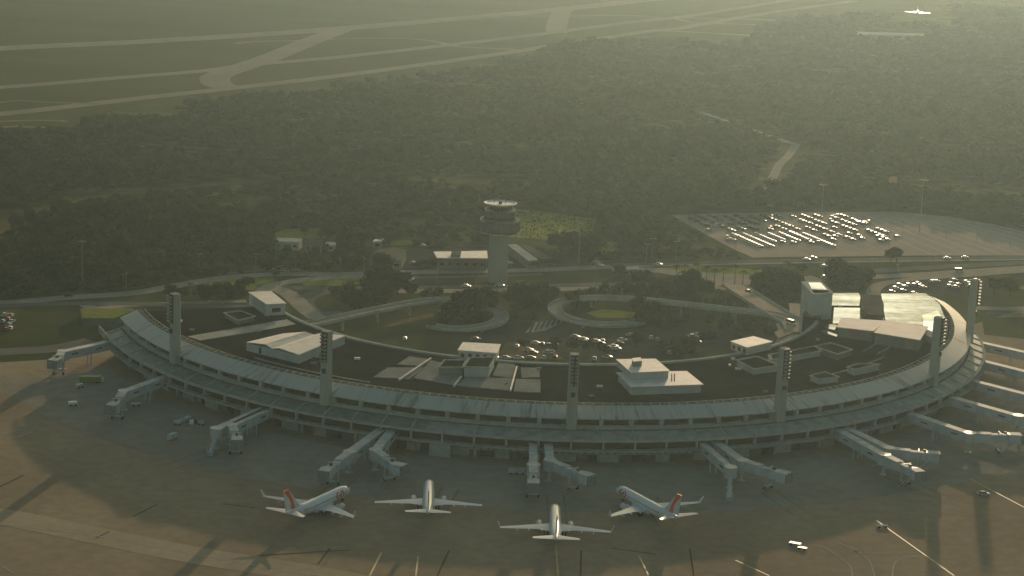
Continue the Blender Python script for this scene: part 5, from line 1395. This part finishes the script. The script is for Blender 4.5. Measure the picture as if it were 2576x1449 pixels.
# low bushes that fill the green banks between the roads
SHR = [[(890, 752), (920, 737), (1040, 742), (1235, 748), (1240, 760), (1110, 748), (1000, 762), (880, 785)], [(1340, 736), (1690, 722), (1790, 735), (1800, 765), (1680, 753), (1490, 742), (1400, 752), (1370, 790)],
       [(1775, 722), (1850, 722), (1940, 780), (1810, 765)], [(1880, 715), (2014, 712), (2014, 765), (1985, 785), (1900, 735)], [(1600, 805), (1690, 770), (1920, 798), (1950, 850), (1860, 845), (1760, 812), (1620, 826)],
       [(2080, 702), (2110, 680), (2200, 690), (2190, 738), (2090, 735)], [(430, 748), (640, 738), (620, 762), (430, 762)], [(400, 700), (410, 668), (520, 650), (700, 645), (900, 640), (935, 655), (930, 680), (700, 684), (560, 692), (440, 712)],
       [(1110, 780), (1200, 768), (1245, 785), (1235, 808), (1170, 820), (1100, 815)], [(1575, 790), (1600, 770), (1620, 800), (1590, 808)], [(1420, 765), (1480, 757), (1520, 770), (1470, 782), (1430, 790)], [(1330, 640), (1500, 628), (1560, 640), (1540, 662), (1400, 668)],
       [(1040, 668), (1210, 662), (1210, 676), (1040, 680)], [(860, 752), (900, 745), (900, 770), (862, 778)], [(1640, 668), (1800, 650), (1900, 652), (1900, 660), (1700, 664)], [(1620, 880), (1860, 860), (1840, 880), (1700, 905)], [(1040, 620), (1210, 605), (1210, 622), (1060, 632)]]
spt = []; sat = []
MEA = [[G(*q) for q in pl] for pl in ([(1262, 528), (1330, 528), (1420, 540), (1500, 552), (1492, 580), (1455, 612), (1400, 606), (1340, 600), (1262, 596)], [(1500, 606), (1560, 610), (1562, 640), (1530, 648), (1498, 640)])]
for W_ in MEA:
    x0, x1, y0, y1 = min(p.x for p in W_), max(p.x for p in W_), min(p.y for p in W_), max(p.y for p in W_)
    for k in range(int((x1 - x0) * (y1 - y0) / 16)):
        q = (rg.uniform(x0, x1), rg.uniform(y0, y1))
        if inside(q, W_): spt.append((q[0], q[1], -.3)); sat.append((rg.uniform(.10, .22), rg.uniform(.5, .9), rg.uniform(0, 6.28), 3))
near_roads = [(p_, w_) for p_, w_ in ROADS if min(q.y for q in p_) < 1100]
for pl in SHR:
    W_ = [G(*q) for q in pl]
    x0, x1, y0, y1 = min(p.x for p in W_), max(p.x for p in W_), min(p.y for p in W_), max(p.y for p in W_)
    for k in range(int((x1 - x0) * (y1 - y0) / 11)):
        q = (rg.uniform(x0, x1), rg.uniform(y0, y1))
        if not inside(q, W_) or any(seg_near(q, p_, w_ - 1) for p_, w_ in near_roads): continue
        if mnoise.noise(Vector((q[0] * .05, q[1] * .05, 9))) < -.12: continue
        s = rg.uniform(.3, .75)
        spt.append((q[0], q[1], -1.0)); sat.append((s, rg.uniform(.6, 1.0), rg.uniform(0, 6.28), rg.randrange(5)))
me2 = bpy.data.meshes.new('shrubs'); me2.from_pydata(spt, [], []); me2.update()
for j, (nm, tp) in enumerate((('sxy', 'FLOAT'), ('sz', 'FLOAT'), ('rot', 'FLOAT'), ('kind_index', 'INT'))):
    a = me2.attributes.new(nm, tp, 'POINT'); a.data.foreach_set('value', [t[j] for t in sat])
sh = bpy.data.objects.new('shrubs', me2); COL.objects.link(sh)
tag(sh, 'low green bushes filling the banks between the roads', 'bushes', kind='stuff')
sh.modifiers.new('scatter', 'NODES').node_group = ng
# forest floor under the trees
poly('forest_floor', WOOD, 0.05, M['floor'])

# ------------------------------------------------------------------ haze
hz_ = MB()
B_ = 15500
hz_.add([(-B_, -3500, -1), (B_, -3500, -1), (B_, 27500, -1), (-B_, 27500, -1), (-B_, -3500, 214), (B_, -3500, 214), (B_, 27500, 214), (-B_, 27500, 214)],
        [[3, 2, 1, 0], [4, 5, 6, 7], [0, 1, 5, 4], [1, 2, 6, 5], [2, 3, 7, 6], [3, 0, 4, 7]])
hm = bpy.data.materials.new('haze'); hm.use_nodes = True
hn = hm.node_tree; hn.nodes.clear()
ho = hn.nodes.new('ShaderNodeOutputMaterial'); hv = hn.nodes.new('ShaderNodeVolumePrincipled')
hv.inputs['Color'].default_value = (0.66, 0.91, 1.0, 1)
hv.inputs['Density'].default_value = 0.000059
hv.inputs['Anisotropy'].default_value = 0.66
hn.links.new(hv.outputs[0], ho.inputs['Volume'])
haze = hz_.build('haze', hm)
tag(haze, 'olive evening haze over the whole airport', 'haze', kind='stuff')
print('cars', NCAR, 'wood', len(pts))
